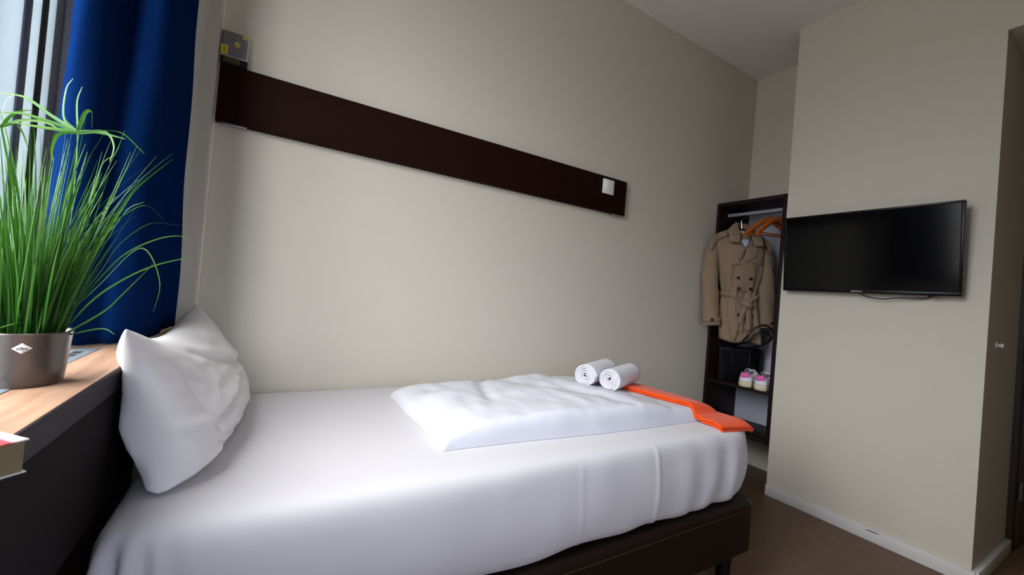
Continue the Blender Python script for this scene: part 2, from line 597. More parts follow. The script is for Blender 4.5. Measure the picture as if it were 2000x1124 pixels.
for d in ((bx0, bx0 + 0.06, bz0, bz1), (bx1 - 0.06, bx1, bz0, bz1), (bx0 + 0.06, bx1 - 0.06, bz0, bz0 + 0.06), (bx0 + 0.06, bx1 - 0.06, bz1 - 0.06, bz1)):
    box(bm, d[0], d[1], YS - 0.08, YS - 0.02, d[2], d[3], 0.004)
link('window_frame', bm, SLATE, w2)
bm = B(); box(bm, bx0 + 0.06, bx1 - 0.06, YS - 0.053, YS - 0.047, bz0 + 0.06, bz1 - 0.06)
link('pane', bm, GLASS, w2)
def portal(loc, rot, sx, sy):
    ld = bpy.data.lights.new('window_portal', 'AREA')
    ld.shape = 'RECTANGLE'
    ld.size = sx
    ld.size_y = sy
    ld.cycles.is_portal = True
    lo = bpy.data.objects.new('window_portal', ld)
    lo.location = loc
    lo.rotation_euler = rot
    COL.objects.link(lo)
portal((-0.61, (WINDOW_A[0] + WINDOW_A[1]) / 2, (WINDOW_A[2] + WINDOW_A[3]) / 2), (0, -math.pi / 2, 0), WINDOW_A[3] - WINDOW_A[2], WINDOW_A[1] - WINDOW_A[0])
portal(((bx0 + bx1) / 2, YS - 0.09, (bz0 + bz1) / 2), (math.pi / 2, 0, 0), bx1 - bx0, bz1 - bz0)

# window sill bench
sill = thing('window_sill', 'deep oak topped window sill with a dark front at the head of the bed', 'window sill', (-0.36, -1.0, 0.0), kind='structure')
SX, SZ = -0.218, 0.905
bm = B(); box(bm, -0.53, SX - 0.004, -2.74, -0.061, SZ - 0.028, SZ, 0.001)
link('sill_top', bm, SILLWOOD, sill)
bm = B(); box(bm, SX - 0.004, SX, -2.74, -0.061, SZ - 0.040, SZ - 0.0005, 0.001)
link('edge_strip', bm, SILLEDGE, sill)
bm = B(); box(bm, SX - 0.03, SX - 0.003, -2.74, -0.061, 0.655, SZ - 0.041, 0.001)
link('front_panel', bm, SILLDARK, sill)
bm = B(); box(bm, -0.34, -0.32, -2.74, -0.061, 0.0, 0.80)
link('lower_panel', bm, RECESS, sill)
gr = None
bm = B(); box(bm, -0.405, -0.301, -1.10, -0.565, SZ - 0.002, SZ + 0.0015, 0.0006)
gr = link('air_grille', bm, STEEL, sill)
bm = B()
for r_ in range(3):
    for k in range(14):
        yy = -0.61 - k * 0.034
        xx = -0.322 - r_ * 0.028
        box(bm, xx - 0.007, xx + 0.007, yy - 0.024, yy, SZ + 0.001, SZ + 0.002)
link('grille_slots', bm, BLACKHOLE, gr)

# passage door
dr = thing('door_1', 'dark brown door at the right edge in the unlit passage', 'door', (3.4, YP, 0), kind='structure')
bm = B(); box(bm, 3.345, 3.415, YP - 0.018, YP + 0.03, 0.0, 2.10, 0.003); box(bm, 4.22, 4.29, YP - 0.018, YP + 0.03, 0.0, 2.10, 0.003); box(bm, 3.415, 4.22, YP - 0.018, YP + 0.03, 2.04, 2.10, 0.003)
link('door_frame', bm, DOORF, dr)
bm = B(); box(bm, 3.43, 4.21, YP - 0.03, YP + 0.012, 0.008, 2.035, 0.003)
link('door_leaf', bm, DOORM, dr)
for hz in (0.30, 1.75):
    bm = B(); tube(bm, [(3.422, YP - 0.03, hz - 0.045), (3.422, YP - 0.03, hz + 0.045)], 0.008, 12)
    link('hinge', bm, HINGE, dr)

# ------------------------------------------------------------------ dark wall panel
pn = thing('wall_panel', 'long dark brown board fixed across the wall above the bed', 'wall panel', (0.8, 0.0, 1.618))
bm = B(); box(bm, -0.198, 1.798, -0.026, -0.0, 1.618, 1.822, 0.0015)
link('board', bm, DARKPANEL, pn)
for x0, x1 in ((-0.185, -0.105), (1.70, 1.775)):
    bm = B(); box(bm, x0, x1, -0.021, -0.004, 1.612, 1.6185, 0.001); box(bm, x0, x0 + 0.006, -0.021, -0.004, 1.609, 1.618)
    c = link('bracket', bm, GALV, pn)
    c['label'] = 'pale metal bracket'

sw = thing('light_switch', 'square white light switch on the right end of the dark board', 'light switch', (1.646, -0.026, 1.762))
bm = B(); box(bm, 1.604, 1.688, -0.0355, -0.026, 1.720, 1.804, 0.003)
link('switch_frame', bm, WHITEPL, sw)
bm = B(); box(bm, 1.6175, 1.6745, -0.040, -0.0345, 1.7335, 1.7905, 0.002)
for v in bm.verts:
    v.co.y -= (v.co.z - 1.762) * 0.06
link('rocker', bm, WHITEPL, sw)

# power supply box on top of the panel
ps = thing('power_supply', 'small perforated metal power supply on the left end of the dark board', 'power supply', (-0.16, -0.02, 1.822))
PX0, PX1, PZ0, PZ1, PY = -0.200, -0.121, 1.850, 1.934, -0.033
bm = B(); box(bm, PX0, PX1, PY + 0.001, -0.002, 1.8225, PZ1 - 0.001, 0.001)
link('inner_body', bm, BLACKHOLE, ps)
# perforated front cover: hexagonal holes cut as open cells
bm = B()
nxh, nzh = 11, 12
dx = (PX1 - PX0) / nxh
dz = (PZ1 - PZ0) / nzh
def cell(cx, cz, w, h):
    o4 = [(-w / 2, -h / 2), (0, -h / 2), (w / 2, -h / 2), (w / 2, 0), (w / 2, h / 2), (0, h / 2), (-w / 2, h / 2), (-w / 2, 0)]
    inn = [(math.cos(a) * w * 0.40, math.sin(a) * h * 0.40) for a in [math.radians(225 + 45 * k) for k in range(8)]]
    A = [bm.verts.new((cx + p[0], PY, cz + p[1])) for p in o4]
    Bv = [bm.verts.new((cx + p[0], PY, cz + p[1])) for p in inn]
    for k in range(8):
        j = (k + 1) % 8
        bm.faces.new((A[k], A[j], Bv[j], Bv[k]))
for r_ in range(nzh):
    off = 0.5 if r_ % 2 else 0.0
    for k in range(nxh - (1 if off else 0)):
        cell(PX0 + (k + 0.5 + off) * dx, PZ0 + (r_ + 0.5) * dz, dx, dz)
bmesh.ops.remove_doubles(bm, verts=bm.verts[:], dist=1e-5)
box(bm, PX0 - 0.001, PX1 + 0.001, PY - 0.001, PY + 0.001, PZ0 - 0.004, PZ0)
box(bm, PX1 - 0.003, PX1 + 0.001, PY - 0.001, -0.003, PZ0, PZ1)
box(bm, PX0, PX1, PY, -0.003, PZ1 - 0.001, PZ1 + 0.001)
link('perforated_cover', bm, GALV, ps, solid=0.0008)
bm = B(); disc(bm, (-0.1545, PY - 0.0005, 1.895), (0, -1, 0), 0.009, 0.002, 16)
c = link('fan_boss', bm, YELLOWPALE, ps)
bm = B(); box(bm, PX0 + 0.001, PX0 + 0.020, PY - 0.0022, PY - 0.0012, 1.853, 1.882)
st = link('sticker', bm, YELLOW, ps)
bm = B(); box(bm, PX0 + 0.008, PX0 + 0.0095, PY - 0.0026, PY - 0.0022, 1.857, 1.878); box(bm, PX0 + 0.012, PX0 + 0.0135, PY - 0.0026, PY - 0.0022, 1.857, 1.878)
link('sticker_print', bm, BLACKHOLE, st)
bm = B(); box(bm, PX1 - 0.020, PX1 - 0.001, PY - 0.0022, PY - 0.0012, 1.920, 1.935)
link('sticker', bm, YELLOWPALE, ps)
bm = B(); box(bm, PX0 + 0.010, PX1 - 0.022, PY - 0.004, PY + 0.004, 1.826, 1.843, 0.001)
for k in range(6):
    xx = PX0 + 0.0135 + k * 0.0078
    box(bm, xx, xx + 0.0055, PY - 0.006, PY - 0.003, 1.829, 1.841, 0.0006)
link('terminal_block', bm, GREENT, ps)

# ------------------------------------------------------------------ bed
MZ = 0.660
bed = thing('bed', 'single bed made up in white on a dark brown leather base', 'bed', (0.76, -0.47, 0.0))
def round_rect(x0, x1, y0, y1, r, n=12, per=0.02):
    rs = r if isinstance(r, (list, tuple)) else [r] * 4     # corners: x1y0, x1y1, x0y1, x0y0
    out = []
    C = [((x1, y0), -90, rs[0], (-1, 1)), ((x1, y1), 0, rs[1], (-1, -1)), ((x0, y1), 90, rs[2], (1, -1)), ((x0, y0), 180, rs[3], (1, 1))]
    for (cx, cy), a0, rr, s in C:
        for k in range(n + 1):
            a = math.radians(a0 + 90 * k / n)
            out.append((Vector((cx + s[0] * rr + rr * math.cos(a), cy + s[1] * rr + rr * math.sin(a), 0)), Vector((math.cos(a), math.sin(a), 0))))
    res = []
    for i in range(len(out)):
        p, nn = out[i]
        q, nq = out[(i + 1) % len(out)]
        d = (q - p).length
        k = max(1, int(d / per))
        for t in range(k):
            f = t / k
            res.append((p.lerp(q, f), nn.lerp(nq, f).normalized()))
    return res

# box-spring base
out = round_rect(-0.205, 1.728, -0.932, -0.025, [0.05, 0.05, 0.02, 0.02], 8, 0.06)
prof = [(0.03, 0.165), (0.012, 0.168), (0.0, 0.182), (0.0, 0.345), (0.004, 0.362), (0.018, 0.374), (0.05, 0.377)]
bm = B(); loft(bm, [[p - nn * i_ + Vector((0, 0, z)) for p, nn in out] for i_, z in prof])
base = link('base', bm, LEATHER, bed)
bm = B(); pts = [p + nn * 0.0005 + Vector((0, 0, 0.345)) for p, nn in out]
tube(bm, pts + [pts[0]], 0.0022, 6)
link('piping', bm, LEATHER_SEAM, base)
for lx, ly in ((1.665, -0.85), (1.665, -0.10), (-0.12, -0.85), (-0.12, -0.10)):
    bm = B(); tube(bm, [(lx, ly, 0.0), (lx, ly, 0.03), (lx, ly, 0.168)], [0.022, 0.026, 0.03], 16)
    link('leg', bm, BLACKMETAL, bed)
# mattress in its fitted sheet
out = round_rect(-0.212, 1.712, -0.925, -0.012, [0.13, 0.07, 0.04, 0.07], 16, 0.008)
def side_wrinkle(p, nn, z):
    h = (z - 0.38) / 0.28
    d = 0.0
    if nn.y < -0.2 and p.x > 0.95:                  # pleats towards the front corner at the foot
        e = sstep(0.95, 1.6, p.x)
        ph = p.x * 46 + h * 3.0 * (1.3 - p.x) + 2.0 * nz(p.x, 0, z, 5)
        d += 0.006 * e * math.sin(ph) * (1.0 - 0.85 * sstep(0.55, 1.0, h))
    if nn.x > 0.3:
        d += 0.006 * math.sin(p.y * 60 + nn.x * 6) * (1.0 - 0.85 * sstep(0.55, 1.0, h))
    if nn.y < -0.1 and p.x < 0.0:                   # tucked gathers at the head
        e = 1 - sstep(-0.16, -0.05, p.x)
        d += 0.010 * e * math.sin(p.x * 160 + h * 2.0) * (1 - sstep(0.75, 1.0, h))
    for cx, wd, am in ((-0.07, 0.006, 0.004), (1.115, 0.007, 0.005), (0.80, 0.004, 0.002)):
        if nn.y < -0.5:
            d += am * math.exp(-((p.x - cx - 0.02 * (1 - h)) / wd) ** 2) * (1 - sstep(0.85, 1.0, h))
    d += 0.003 * nz(p.x, p.y, z, 9) * (1 - sstep(0.8, 1.0, h))
    return d
rings = []
for i_, z in [(0.09, 0.379), (0.055, 0.379), (0.030, 0.384), (0.012, 0.398), (0.004, 0.42), (-0.004, 0.46), (-0.008, 0.50), (-0.008, 0.55), (-0.006, 0.595), (-0.002, 0.622), (0.003, 0.636), (0.010, 0.647), (0.020, 0.654), (0.034, 0.6585), (0.055, 0.660)]:
    rings.append([p - nn * (i_ - side_wrinkle(p, nn, z)) + Vector((0, 0, z + 0.010 * nz(p.x * 3, p.y * 3, 0, 2) * (1 - sstep(0.38, 0.46, z)))) for p, nn in out])
bm = B(); loft(bm, rings)
link('mattress', bm, SHEET, bed, sharp=80)

# ------------------------------------------------------------------ duvet
DX0, DX1, DY0, DY1 = 0.447, 1.63, -0.805, -0.195
def duvet_front(x):
    return DY0 + 0.035 * (1 - sstep(0.45, 1.2, x)) + 0.005 * (1 + nz(x, 0, 3, 4))
def duvet_h(x, y):
    """height of the folded duvet above the mattress"""
    fy0 = duvet_front(x)
    ex = min(1.0, max(0.0, (x - DX0) / 0.13))
    ex2 = min(1.0, max(0.0, (DX1 - x) / 0.16))
    ey = min(1.0, max(0.0, (y - fy0) / 0.046))
    ey2 = min(1.0, max(0.0, (DY1 - y) / 0.05))
    def s(t, p):
        return (1 - (1 - t) ** p) ** (1 / p) if t > 0 else 0.0
    hx = 0.34 * s(min(1, ex * 10), 2) + 0.66 * s(ex, 1.8)
    e = hx * s(ex2, 2.0) * s(ey, 3.0) * s(ey2, 2.4)
    H = (0.068 + 0.014 * sstep(0.5, 1.0, x) - 0.014 * sstep(-0.55, -0.2, y)) * (1 - 0.38 * sstep(1.12, 1.52, x))
    w = 0.010 * nz(x * 0.8, y * 1.6, 0, 5.5) + 0.005 * nz(x * 1.5, y * 0.8, 4, 13)
    w -= 0.012 * math.exp(-((x - 0.72 - 0.35 * (y + 0.5)) / 0.03) ** 2) * sstep(-0.7, -0.5, y)
    w -= 0.010 * math.exp(-((x + 0.55 * y - 0.78) / 0.05) ** 2)
    w += 0.008 * math.exp(-((x + 0.2 * y - 1.06) / 0.05) ** 2)
    return e * (H + w * (1 - 0.7 * sstep(1.25, 1.5, x)))
def duvet_f(u, v):
    cu = 0.5 - 0.5 * math.cos(math.pi * u)
    cv = 0.5 - 0.5 * math.cos(math.pi * v)
    cu = 0.6 * cu + 0.4 * u
    x = DX0 + (DX1 - DX0) * cu
    y0 = duvet_front(x)
    y = y0 + (DY1 - y0) * cv
    h = duvet_h(x, y)
    z = MZ + 0.001 + h
    x += 0.006 * nz(0, y, 1, 6) * (1 - cu)
    if v < 0.3:                                          # small upright creases in the front
        y += 0.0028 * nz(x, 0, z * 0.6, 9) 
    return Vector((x, y, z))
bm = B()
vs = grid(bm, duvet_f, 150, 96)
dv = link('duvet', bm, DUVETM, sharp=80)
tag(dv, 'white folded duvet lying flat on the middle of the bed', 'duvet')
def support(x, y):
    """top of whatever lies under the blanket: mattress (with its rounded front and foot) or duvet"""
    z = MZ
    r = 0.07
    for d in (y + 0.925, 1.712 - x):
        if d < r:
            t = 1 - max(d, -0.03) / r
            z -= 0.030 * t * t
    return max(z, MZ + duvet_h(x, y)) if x < DX1 and DY0 < y < DY1 else z

# ------------------------------------------------------------------ orange blanket
def blur_support(x, y):
    s = 0
    for dx_, dy_, w in ((0, 0, 2), (0.03, 0, 1), (-0.03, 0, 1), (0, 0.03, 1), (0, -0.03, 1)):
        s += w * support(x + dx_, y + dy_)
    return max(s / 6, support(x, y))
def blanket_f(u, v):
    # u: along the bed's width, front (0) to wall (1); v: across, lower layer left edge -> fold at right -> upper layer left edge
    y = -0.908 + 0.66 * u
    xl = 1.492 - 0.125 * sstep(0.0, 0.7, u) + 0.006 * nz(u, 0, 2, 5)
    xr = 1.672 - 0.025 * u + 0.005 * nz(u, 7, 2, 5)
    if v < 0.46:
        a, lay = v / 0.46, 0
    elif v > 0.54:
        a, lay = (1 - v) / 0.46, 1
    else:
        a, lay = 1.0, (v - 0.46) / 0.08
    x = xl + (xr - xl) * a
    if lay == 1:
        x -= 0.006 * (1 - a)
    bulge = math.sin(math.pi * lay) * 0.007 if 0 < lay < 1 else 0
    yy = y - (0.012 * a if u < 0.02 else 0.0)
    z = blur_support(x, yy) + 0.0075 + 0.004 * sstep(0.08, 0.0, u) + 0.0100 * lay + 0.004 * (1 - a) * (lay if lay else 0) * sstep(0.25, 0.0, u)
    z += 0.004 * nz(x * 2, y * 2, 0, 4) * 0.6
    return Vector((x + bulge, yy, z))
bm = B(); grid(bm, blanket_f, 70, 60)
tag(link('blanket', bm, ORANGE, sharp=80, solid=0.008), 'bright orange folded fleece blanket across the foot of the bed', 'blanket')

# ------------------------------------------------------------------ rolled towels
def make_towel(name, label, loc, rotz, tilt, length=0.275, rad=0.052, seed=0):
    t = thing(name, label, 'towel', loc, rotz, 'rolled towels at the foot of the bed')
    bm = B()
    turns, n = 4.3, 150
    prof = []
    for k in range(n + 1):
        f = k / n
        a = f * turns * 2 * math.pi + 1.2 * seed
        r = 0.005 + (rad - 0.005 - 0.004) * f ** 0.9
        sq = 1.0 - 0.10 * max(0.0, -math.sin(a))
        prof.append((r * math.cos(a), r * math.sin(a) * sq))
    def f_(u, v):
        k = v * n
        i = min(int(k), n - 1)
        fr = k - i
        py = prof[i][0] * (1 - fr) + prof[i + 1][0] * fr
        pz = prof[i][1] * (1 - fr) + prof[i + 1][1] * fr
        edge = 0.008 * nz(v * 9, seed, 0, 3) * (1 if u in (0, 1) else 0) + (0.010 * (0.5 - v) if u == 0 else 0)
        b = 1 + 0.025 * nz(u * 5, v * 6, seed, 1.5)
        return Vector(((u - 0.5) * length + edge, py * b, rad * 0.93 + pz * b + (u - 0.5) * length * tilt))
    grid(bm, f_, 24, n)
    link('towel_roll', bm, TERRY, t, sharp=80, local=True, solid=0.0075)
    return t
make_towel('rolled_towel', 'white rolled towel nearer the wall, left of its twin', (1.322, -0.402, MZ + duvet_h(1.322, -0.402) + 0.002), math.radians(27), 0.0, seed=1)
make_towel('rolled_towel', 'white rolled towel touching the orange blanket, right of its twin', (1.392, -0.480, MZ + duvet_h(1.392, -0.480) + 0.008), math.radians(25), 0.0, rad=0.050, seed=2)

# ------------------------------------------------------------------ pillow
def pillow_f(u, v, side):
    """u: -1 front end .. 1 wall end, v: -1 bottom .. 1 top"""
    lo = sstep(0.25, -0.5, v)                      # squarer, slumped lower half
    pu = 2.8 + 3.5 * lo
    eu = max(0.0, 1 - abs(u) ** pu)
    ev = max(0.0, 1 - abs(v) ** (2.3 if v > 0 else 5.0))
    vv = 0.5 + 0.5 * v
    y = -0.412 + u * (0.392 - 0.024 * (1 - v * v))
    if u < -0.5:
        y -= 0.018 * math.sin(math.pi * vv) * sstep(-0.5, -1.0, u)
    sag = 0.046 * (1 - u * u) - 0.010 * sstep(-0.6, -1.0, u)
    ztop = 0.970 - sag
    z = 0.667 + (ztop - 0.667) * vv
    xm = -0.142 + 0.030 * sstep(-1, 0.3, u) * (1 - vv) - 0.054 * vv ** 1.2 - 0.016 * sstep(0.1, -1.0, u) * vv
    th = 0.108 * eu ** 0.42 * ev ** 0.52 * (1.04 - 0.30 * vv)
    th *= 0.93 + 0.07 * sstep(-1.0, -0.1, u) + 0.06 * sstep(0.0, 0.6, u)
    cr = 0.007 * nz(u * 1.3, v * 2.2, side, 2.4) + 0.004 * nz(u * 4, v * 3, side + 5, 2.0)
    a1 = v + 0.16 - 0.20 * u                       # long crease across the middle
    cr -= 0.013 * math.exp(-(a1 / 0.055) ** 2) * sstep(-0.85, -0.6, u) * (1 - sstep(0.25, 0.6, u))
    cr += 0.008 * math.exp(-((a1 - 0.12) / 0.09) ** 2) * (1 - sstep(0.25, 0.6, u))
    a2 = v - 0.45 + 0.62 * u                       # diagonal folds from the upper front corner
    cr -= 0.010 * math.exp(-(a2 / 0.06) ** 2) * sstep(-0.8, 0.0, u)
    cr += 0.009 * math.exp(-((a2 - 0.16) / 0.08) ** 2) * sstep(-0.8, 0.0, u)
    a3 = u + 0.72 + 0.16 * v                       # upright fold close to the front end
    cr -= 0.014 * math.exp(-(a3 / 0.05) ** 2) * (1 - sstep(0.1, 0.7, v))
    a4 = v + 0.62 + 0.35 * (u + 0.5)               # short folds near the bottom
    cr -= 0.009 * math.exp(-(a4 / 0.05) ** 2) * math.exp(-((u + 0.45) / 0.3) ** 2)
    a5 = v + 0.05 + 0.5 * (u - 0.35)
    cr -= 0.007 * math.exp(-(a5 / 0.05) ** 2) * math.exp(-((u - 0.35) / 0.25) ** 2)
    cr *= 1.2 * eu ** 0.5 * ev ** 0.5
    x = xm + side * (th + cr)
    if z < SZ + 0.02:
        x = max(x, -0.2135 - 0.016 * sstep(SZ - 0.004, SZ + 0.02, z) + 0.05 * sstep(-0.1, -1.0, v) * sstep(-0.55, -1.0, u))
    if u > 0.8:
        y = min(y, -0.012)
    if side > 0:
        z -= 0.014 * (1 - vv) * ev * eu
    z = max(z, MZ + 0.002)
    return Vector((x, y, z))
bm = B()
NU, NV = 96, 64
def cosp(t):
    return -math.cos(math.pi * t)
for s in (1, -1):
    grid(bm, lambda a, b, s=s: pillow_f(0.5 * cosp(a) + 0.5 * (2 * a - 1), 0.5 * cosp(b) + 0.5 * (2 * b - 1), s), NU, NV)
bmesh.ops.remove_doubles(bm, verts=bm.verts[:], dist=0.0004)
tag(link('pillow', bm, PILLOWM, sharp=80), 'plump white pillow propped upright against the sill at the head of the bed', 'pillow')

# ------------------------------------------------------------------ curtain
ct = thing('curtain', 'deep blue satin curtain gathered beside the window', 'curtain', (-0.31, -0.33, SZ))
TOP = [(-0.400, -0.440), (-0.412, -0.500), (-0.390, -0.555), (-0.362, -0.545), (-0.350, -0.490), (-0.356, -0.425), (-0.344, -0.385), (-0.308, -0.405), (-0.278, -0.425), (-0.260, -0.390), (-0.258, -0.310), (-0.268, -0.245), (-0.250, -0.180), (-0.272, -0.120), (-0.300, -0.085)]
BOT = [(-0.400, -0.430), (-0.412, -0.490), (-0.405, -0.555), (-0.380, -0.590), (-0.350, -0.585), (-0.330, -0.545), (-0.318, -0.520), (-0.296, -0.515), (-0.268, -0.475), (-0.252, -0.410), (-0.246, -0.320), (-0.254, -0.240), (-0.246, -0.175), (-0.243, -0.120), (-0.285, -0.085)]
NC, NZ_ = 150, 50
ctop = catmull([(x, y, 0) for x, y in TOP], NC)
cbot = catmull([(x, y, 0) for x, y in BOT], NC)
def curtain_f(u, v):
    i = min(int(round(u * NC)), NC)
    t = sstep(0.0, 0.75, v)
    p = cbot[i].lerp(ctop[i], t)
    hem = SZ + 0.004 + 0.035 * math.exp(-((u - 0.16) / 0.10) ** 2)
    z = hem + (2.735 - hem) * v
    p = p + Vector((0.006 * nz(u * 6, v * 3, 0, 2), 0.008 * nz(u * 5, v * 3, 9, 2), 0)) * (1 - 0.7 * v)
    p.z = z
    return p
bm = B(); grid(bm, curtain_f, NC, NZ_)
link('fabric', bm, BLUE, ct, sharp=80, solid=0.002)
bm = B(); box(bm, -0.345, -0.315, -1.88, -0.07, 2.722, 2.739, 0.003)
link('curtain_track', bm, WHITEPL, ct)

# ------------------------------------------------------------------ potted grass
PC = Vector((-0.305, -0.892, SZ))
pl = thing('potted_grass', 'green grass plant in a taupe pot on the oak window sill', 'potted plant', PC)
bm = B()
lathe(bm, [(r_ * 0.87, z_ * 0.90) for r_, z_ in [(0.046, 0.0), (0.0495, 0.004), (0.0525, 0.03), (0.0565, 0.086), (0.0580, 0.0885), (0.0575, 0.0905), (0.0550, 0.0895), (0.053, 0.082), (0.050, 0.076), (0.002, 0.075)]], PC, 64)
pot = link('pot', bm, POTM, pl)
bm = B(); lathe(bm, [(0.043, 0.067), (0.042, 0.071), (0.025, 0.074), (0.004, 0.075)], PC, 32)
link('soil', bm, SOIL, pl)
# white diamond label facing the room
ld_dir = Vector((0.27, -0.96, 0)).normalized()
side_dir = Vector((0, 0, 1)).cross(ld_dir)
def on_pot(s, h):
    r = 0.0457 + (h - 0.027) * 0.0690 + 0.0007
    a = s / r
    d = ld_dir * math.cos(a) + side_dir * math.sin(a)
    return PC + d * r + Vector((0, 0, h))
bm = B()
cen = 0.060
hw, hh_ = 0.0100, 0.0078
N_ = 8
for q in range(4):
    sx = 1 if q in (0, 3) else -1
    sy = 1 if q < 2 else -1
    for i in range(N_):
        a0, a1 = i / N_, (i + 1) / N_
        p = [(sx * hw * a0, 0), (sx * hw * a1, 0), (sx * hw * a1, sy * hh_ * (1 - a1)), (sx * hw * a0, sy * hh_ * (1 - a0))]
        vv_ = [bm.verts.new(on_pot(s, cen + h)) for s, h in p]
        try:
            bm.faces.new(vv_)
        except ValueError:
            pass
bmesh.ops.remove_doubles(bm, verts=bm.verts[:], dist=1e-6)
lab = link('label_sticker', bm, LABELW, pot, solid=0.0003)
lab['label'] = 'white diamond sticker'
Mt = frame(on_pot(0, cen) + ld_dir * 0.0008, side_dir, (0, 0, 1))
text_mesh('elho', 0.0066, Mt, LABELT, 'sticker_print', lab, 0.0001, 0.0001)

H = [
 [(-0.288,-0.844,0.976),(-0.238,-0.874,1.074),(-0.213,-0.888,1.127),(-0.177,-0.91,1.164),(-0.152,-0.925,1.17),(-0.134,-0.936,1.168),(-0.073,-0.973,1.174)],
 [(-0.288,-0.856,0.986),(-0.24,-0.884,1.057),(-0.202,-0.907,1.111),(-0.161,-0.931,1.14),(-0.13,-0.95,1.15),(-0.109,-0.963,1.146)],
 [(-0.273,-0.88,0.982),(-0.23,-0.92,1.036),(-0.187,-0.955,1.075),(-0.149,-0.98,1.099),(-0.11,-1.009,1.114),(-0.083,-1.024,1.122)],
 [(-0.291,-0.83,0.97),(-0.24,-0.861,1.056),(-0.201,-0.884,1.112),(-0.18,-0.897,1.126),(-0.163,-0.907,1.105),(-0.151,-0.914,1.065),(-0.157,-0.911,1.022)],
 [(-0.268,-0.88,0.979),(-0.24,-0.907,1.106),(-0.223,-0.918,1.148),(-0.182,-0.942,1.189),(-0.161,-0.955,1.187),(-0.144,-0.965,1.17)],
 [(-0.306,-0.841,0.973),(-0.295,-0.84,1.102),(-0.26,-0.849,1.209),(-0.25,-0.855,1.261),(-0.233,-0.865,1.28),(-0.223,-0.871,1.32)],
 [(-0.262,-0.887,0.984),(-0.209,-0.949,1.022),(-0.185,-0.964,1.052),(-0.149,-0.985,1.102)],
 [(-0.277,-0.887,0.983),(-0.252,-0.912,1.089),(-0.244,-0.917,1.153),(-0.234,-0.923,1.234)],
 [(-0.262,-0.889,0.987),(-0.22,-0.908,0.992),(-0.199,-0.921,0.985)],
 [(-0.278,-0.885,0.982),(-0.296,-0.918,1.000),(-0.334,-0.925,0.985),(-0.385,-0.925,0.952)],
 [(-0.29,-0.854,0.978),(-0.275,-0.863,1.128),(-0.235,-0.887,1.166),(-0.181,-0.92,1.2)],
 [(-0.271,-0.89,0.983),(-0.247,-0.904,1.057),(-0.201,-0.931,1.174),(-0.174,-0.947,1.198)],
]
STEMS = [[(-0.288,-0.885,0.98),(-0.271,-0.892,1.118),(-0.272,-0.884,1.236),(-0.277,-0.874,1.302)], [(-0.318,-0.838,0.975),(-0.345,-0.822,1.113),(-0.374,-0.800,1.239),(-0.394,-0.78,1.306)]]
U = [
 [(-0.277,-0.874,1.302),(-0.243,-0.894,1.308),(-0.215,-0.911,1.305),(-0.183,-0.93,1.276)],
 [(-0.277,-0.874,1.3),(-0.24,-0.896,1.305),(-0.226,-0.904,1.285),(-0.229,-0.903,1.258)],
 [(-0.277,-0.874,1.302),(-0.27,-0.878,1.332),(-0.261,-0.883,1.336),(-0.258,-0.885,1.31)],
 [(-0.277,-0.874,1.302),(-0.316,-0.851,1.325),(-0.353,-0.828,1.35),(-0.389,-0.807,1.354)],
 [(-0.277,-0.874,1.302),(-0.322,-0.847,1.316),(-0.358,-0.826,1.324),(-0.386,-0.809,1.322)],
 [(-0.277,-0.874,1.3),(-0.302,-0.859,1.296),(-0.31,-0.854,1.272),(-0.307,-0.856,1.252)],
 [(-0.277,-0.874,1.302),(-0.282,-0.871,1.349),(-0.277,-0.874,1.375)],
 [(-0.277,-0.874,1.302),(-0.298,-0.861,1.323),(-0.299,-0.86,1.368),(-0.291,-0.865,1.387)],
 [(-0.277,-0.874,1.302),(-0.25,-0.89,1.304),(-0.211,-0.913,1.297)],
 [(-0.277,-0.874,1.302),(-0.321,-0.848,1.304),(-0.363,-0.822,1.308)],
 [(-0.394,-0.78,1.306),(-0.383,-0.787,1.324),(-0.369,-0.796,1.334),(-0.351,-0.806,1.338)],
 [(-0.394,-0.78,1.306),(-0.374,-0.792,1.312),(-0.362,-0.8,1.297),(-0.353,-0.805,1.274)],
 [(-0.394,-0.78,1.306),(-0.411,-0.771,1.311),(-0.423,-0.763,1.284)],
 [(-0.394,-0.78,1.306),(-0.368,-0.796,1.319),(-0.331,-0.818,1.319),(-0.305,-0.834,1.304)],
 [(-0.394,-0.78,1.306),(-0.392,-0.782,1.347),(-0.379,-0.79,1.361)],
]
bm = B()
lay = bm.verts.layers.float.new('blade')
def ribbon(pts, w, tone, n=14, taper=0.9):
    P = catmull(pts, n)
    rows = []
    prev = None
    for i, p in enumerate(P):
        t = (P[min(i + 1, n)] - P[max(i - 1, 0)])
        if t.length < 1e-6:
            t = Vector((0, 0, 1))
        t.normalize()
        a = t.cross(Vector((-0.3, 0.9, 0.15)) if prev is None else prev.cross(t))
        sdir = t.cross(Vector((random.uniform(-1, 1), random.uniform(-1, 1), 0.2))) if prev is None else (prev - t * prev.dot(t))
        if sdir.length < 1e-6:
            sdir = t.orthogonal()
        sdir.normalize()
        prev = sdir
        f = i / n
        ww = w * (1 - taper * f ** 2.2) * (0.75 + 0.25 * min(1, f * 6))
        nn = t.cross(sdir)
        r = [bm.verts.new(p - sdir * ww / 2), bm.verts.new(p + nn * ww * 0.12), bm.verts.new(p + sdir * ww / 2)]
        for v in r:
            v[lay] = min(1, max(0, tone + 0.35 * f))
        rows.append(r)
    for a, b in zip(rows[:-1], rows[1:]):
        bm.faces.new((a[0], a[1], b[1], b[0]))
        bm.faces.new((a[1], a[2], b[2], b[1]))
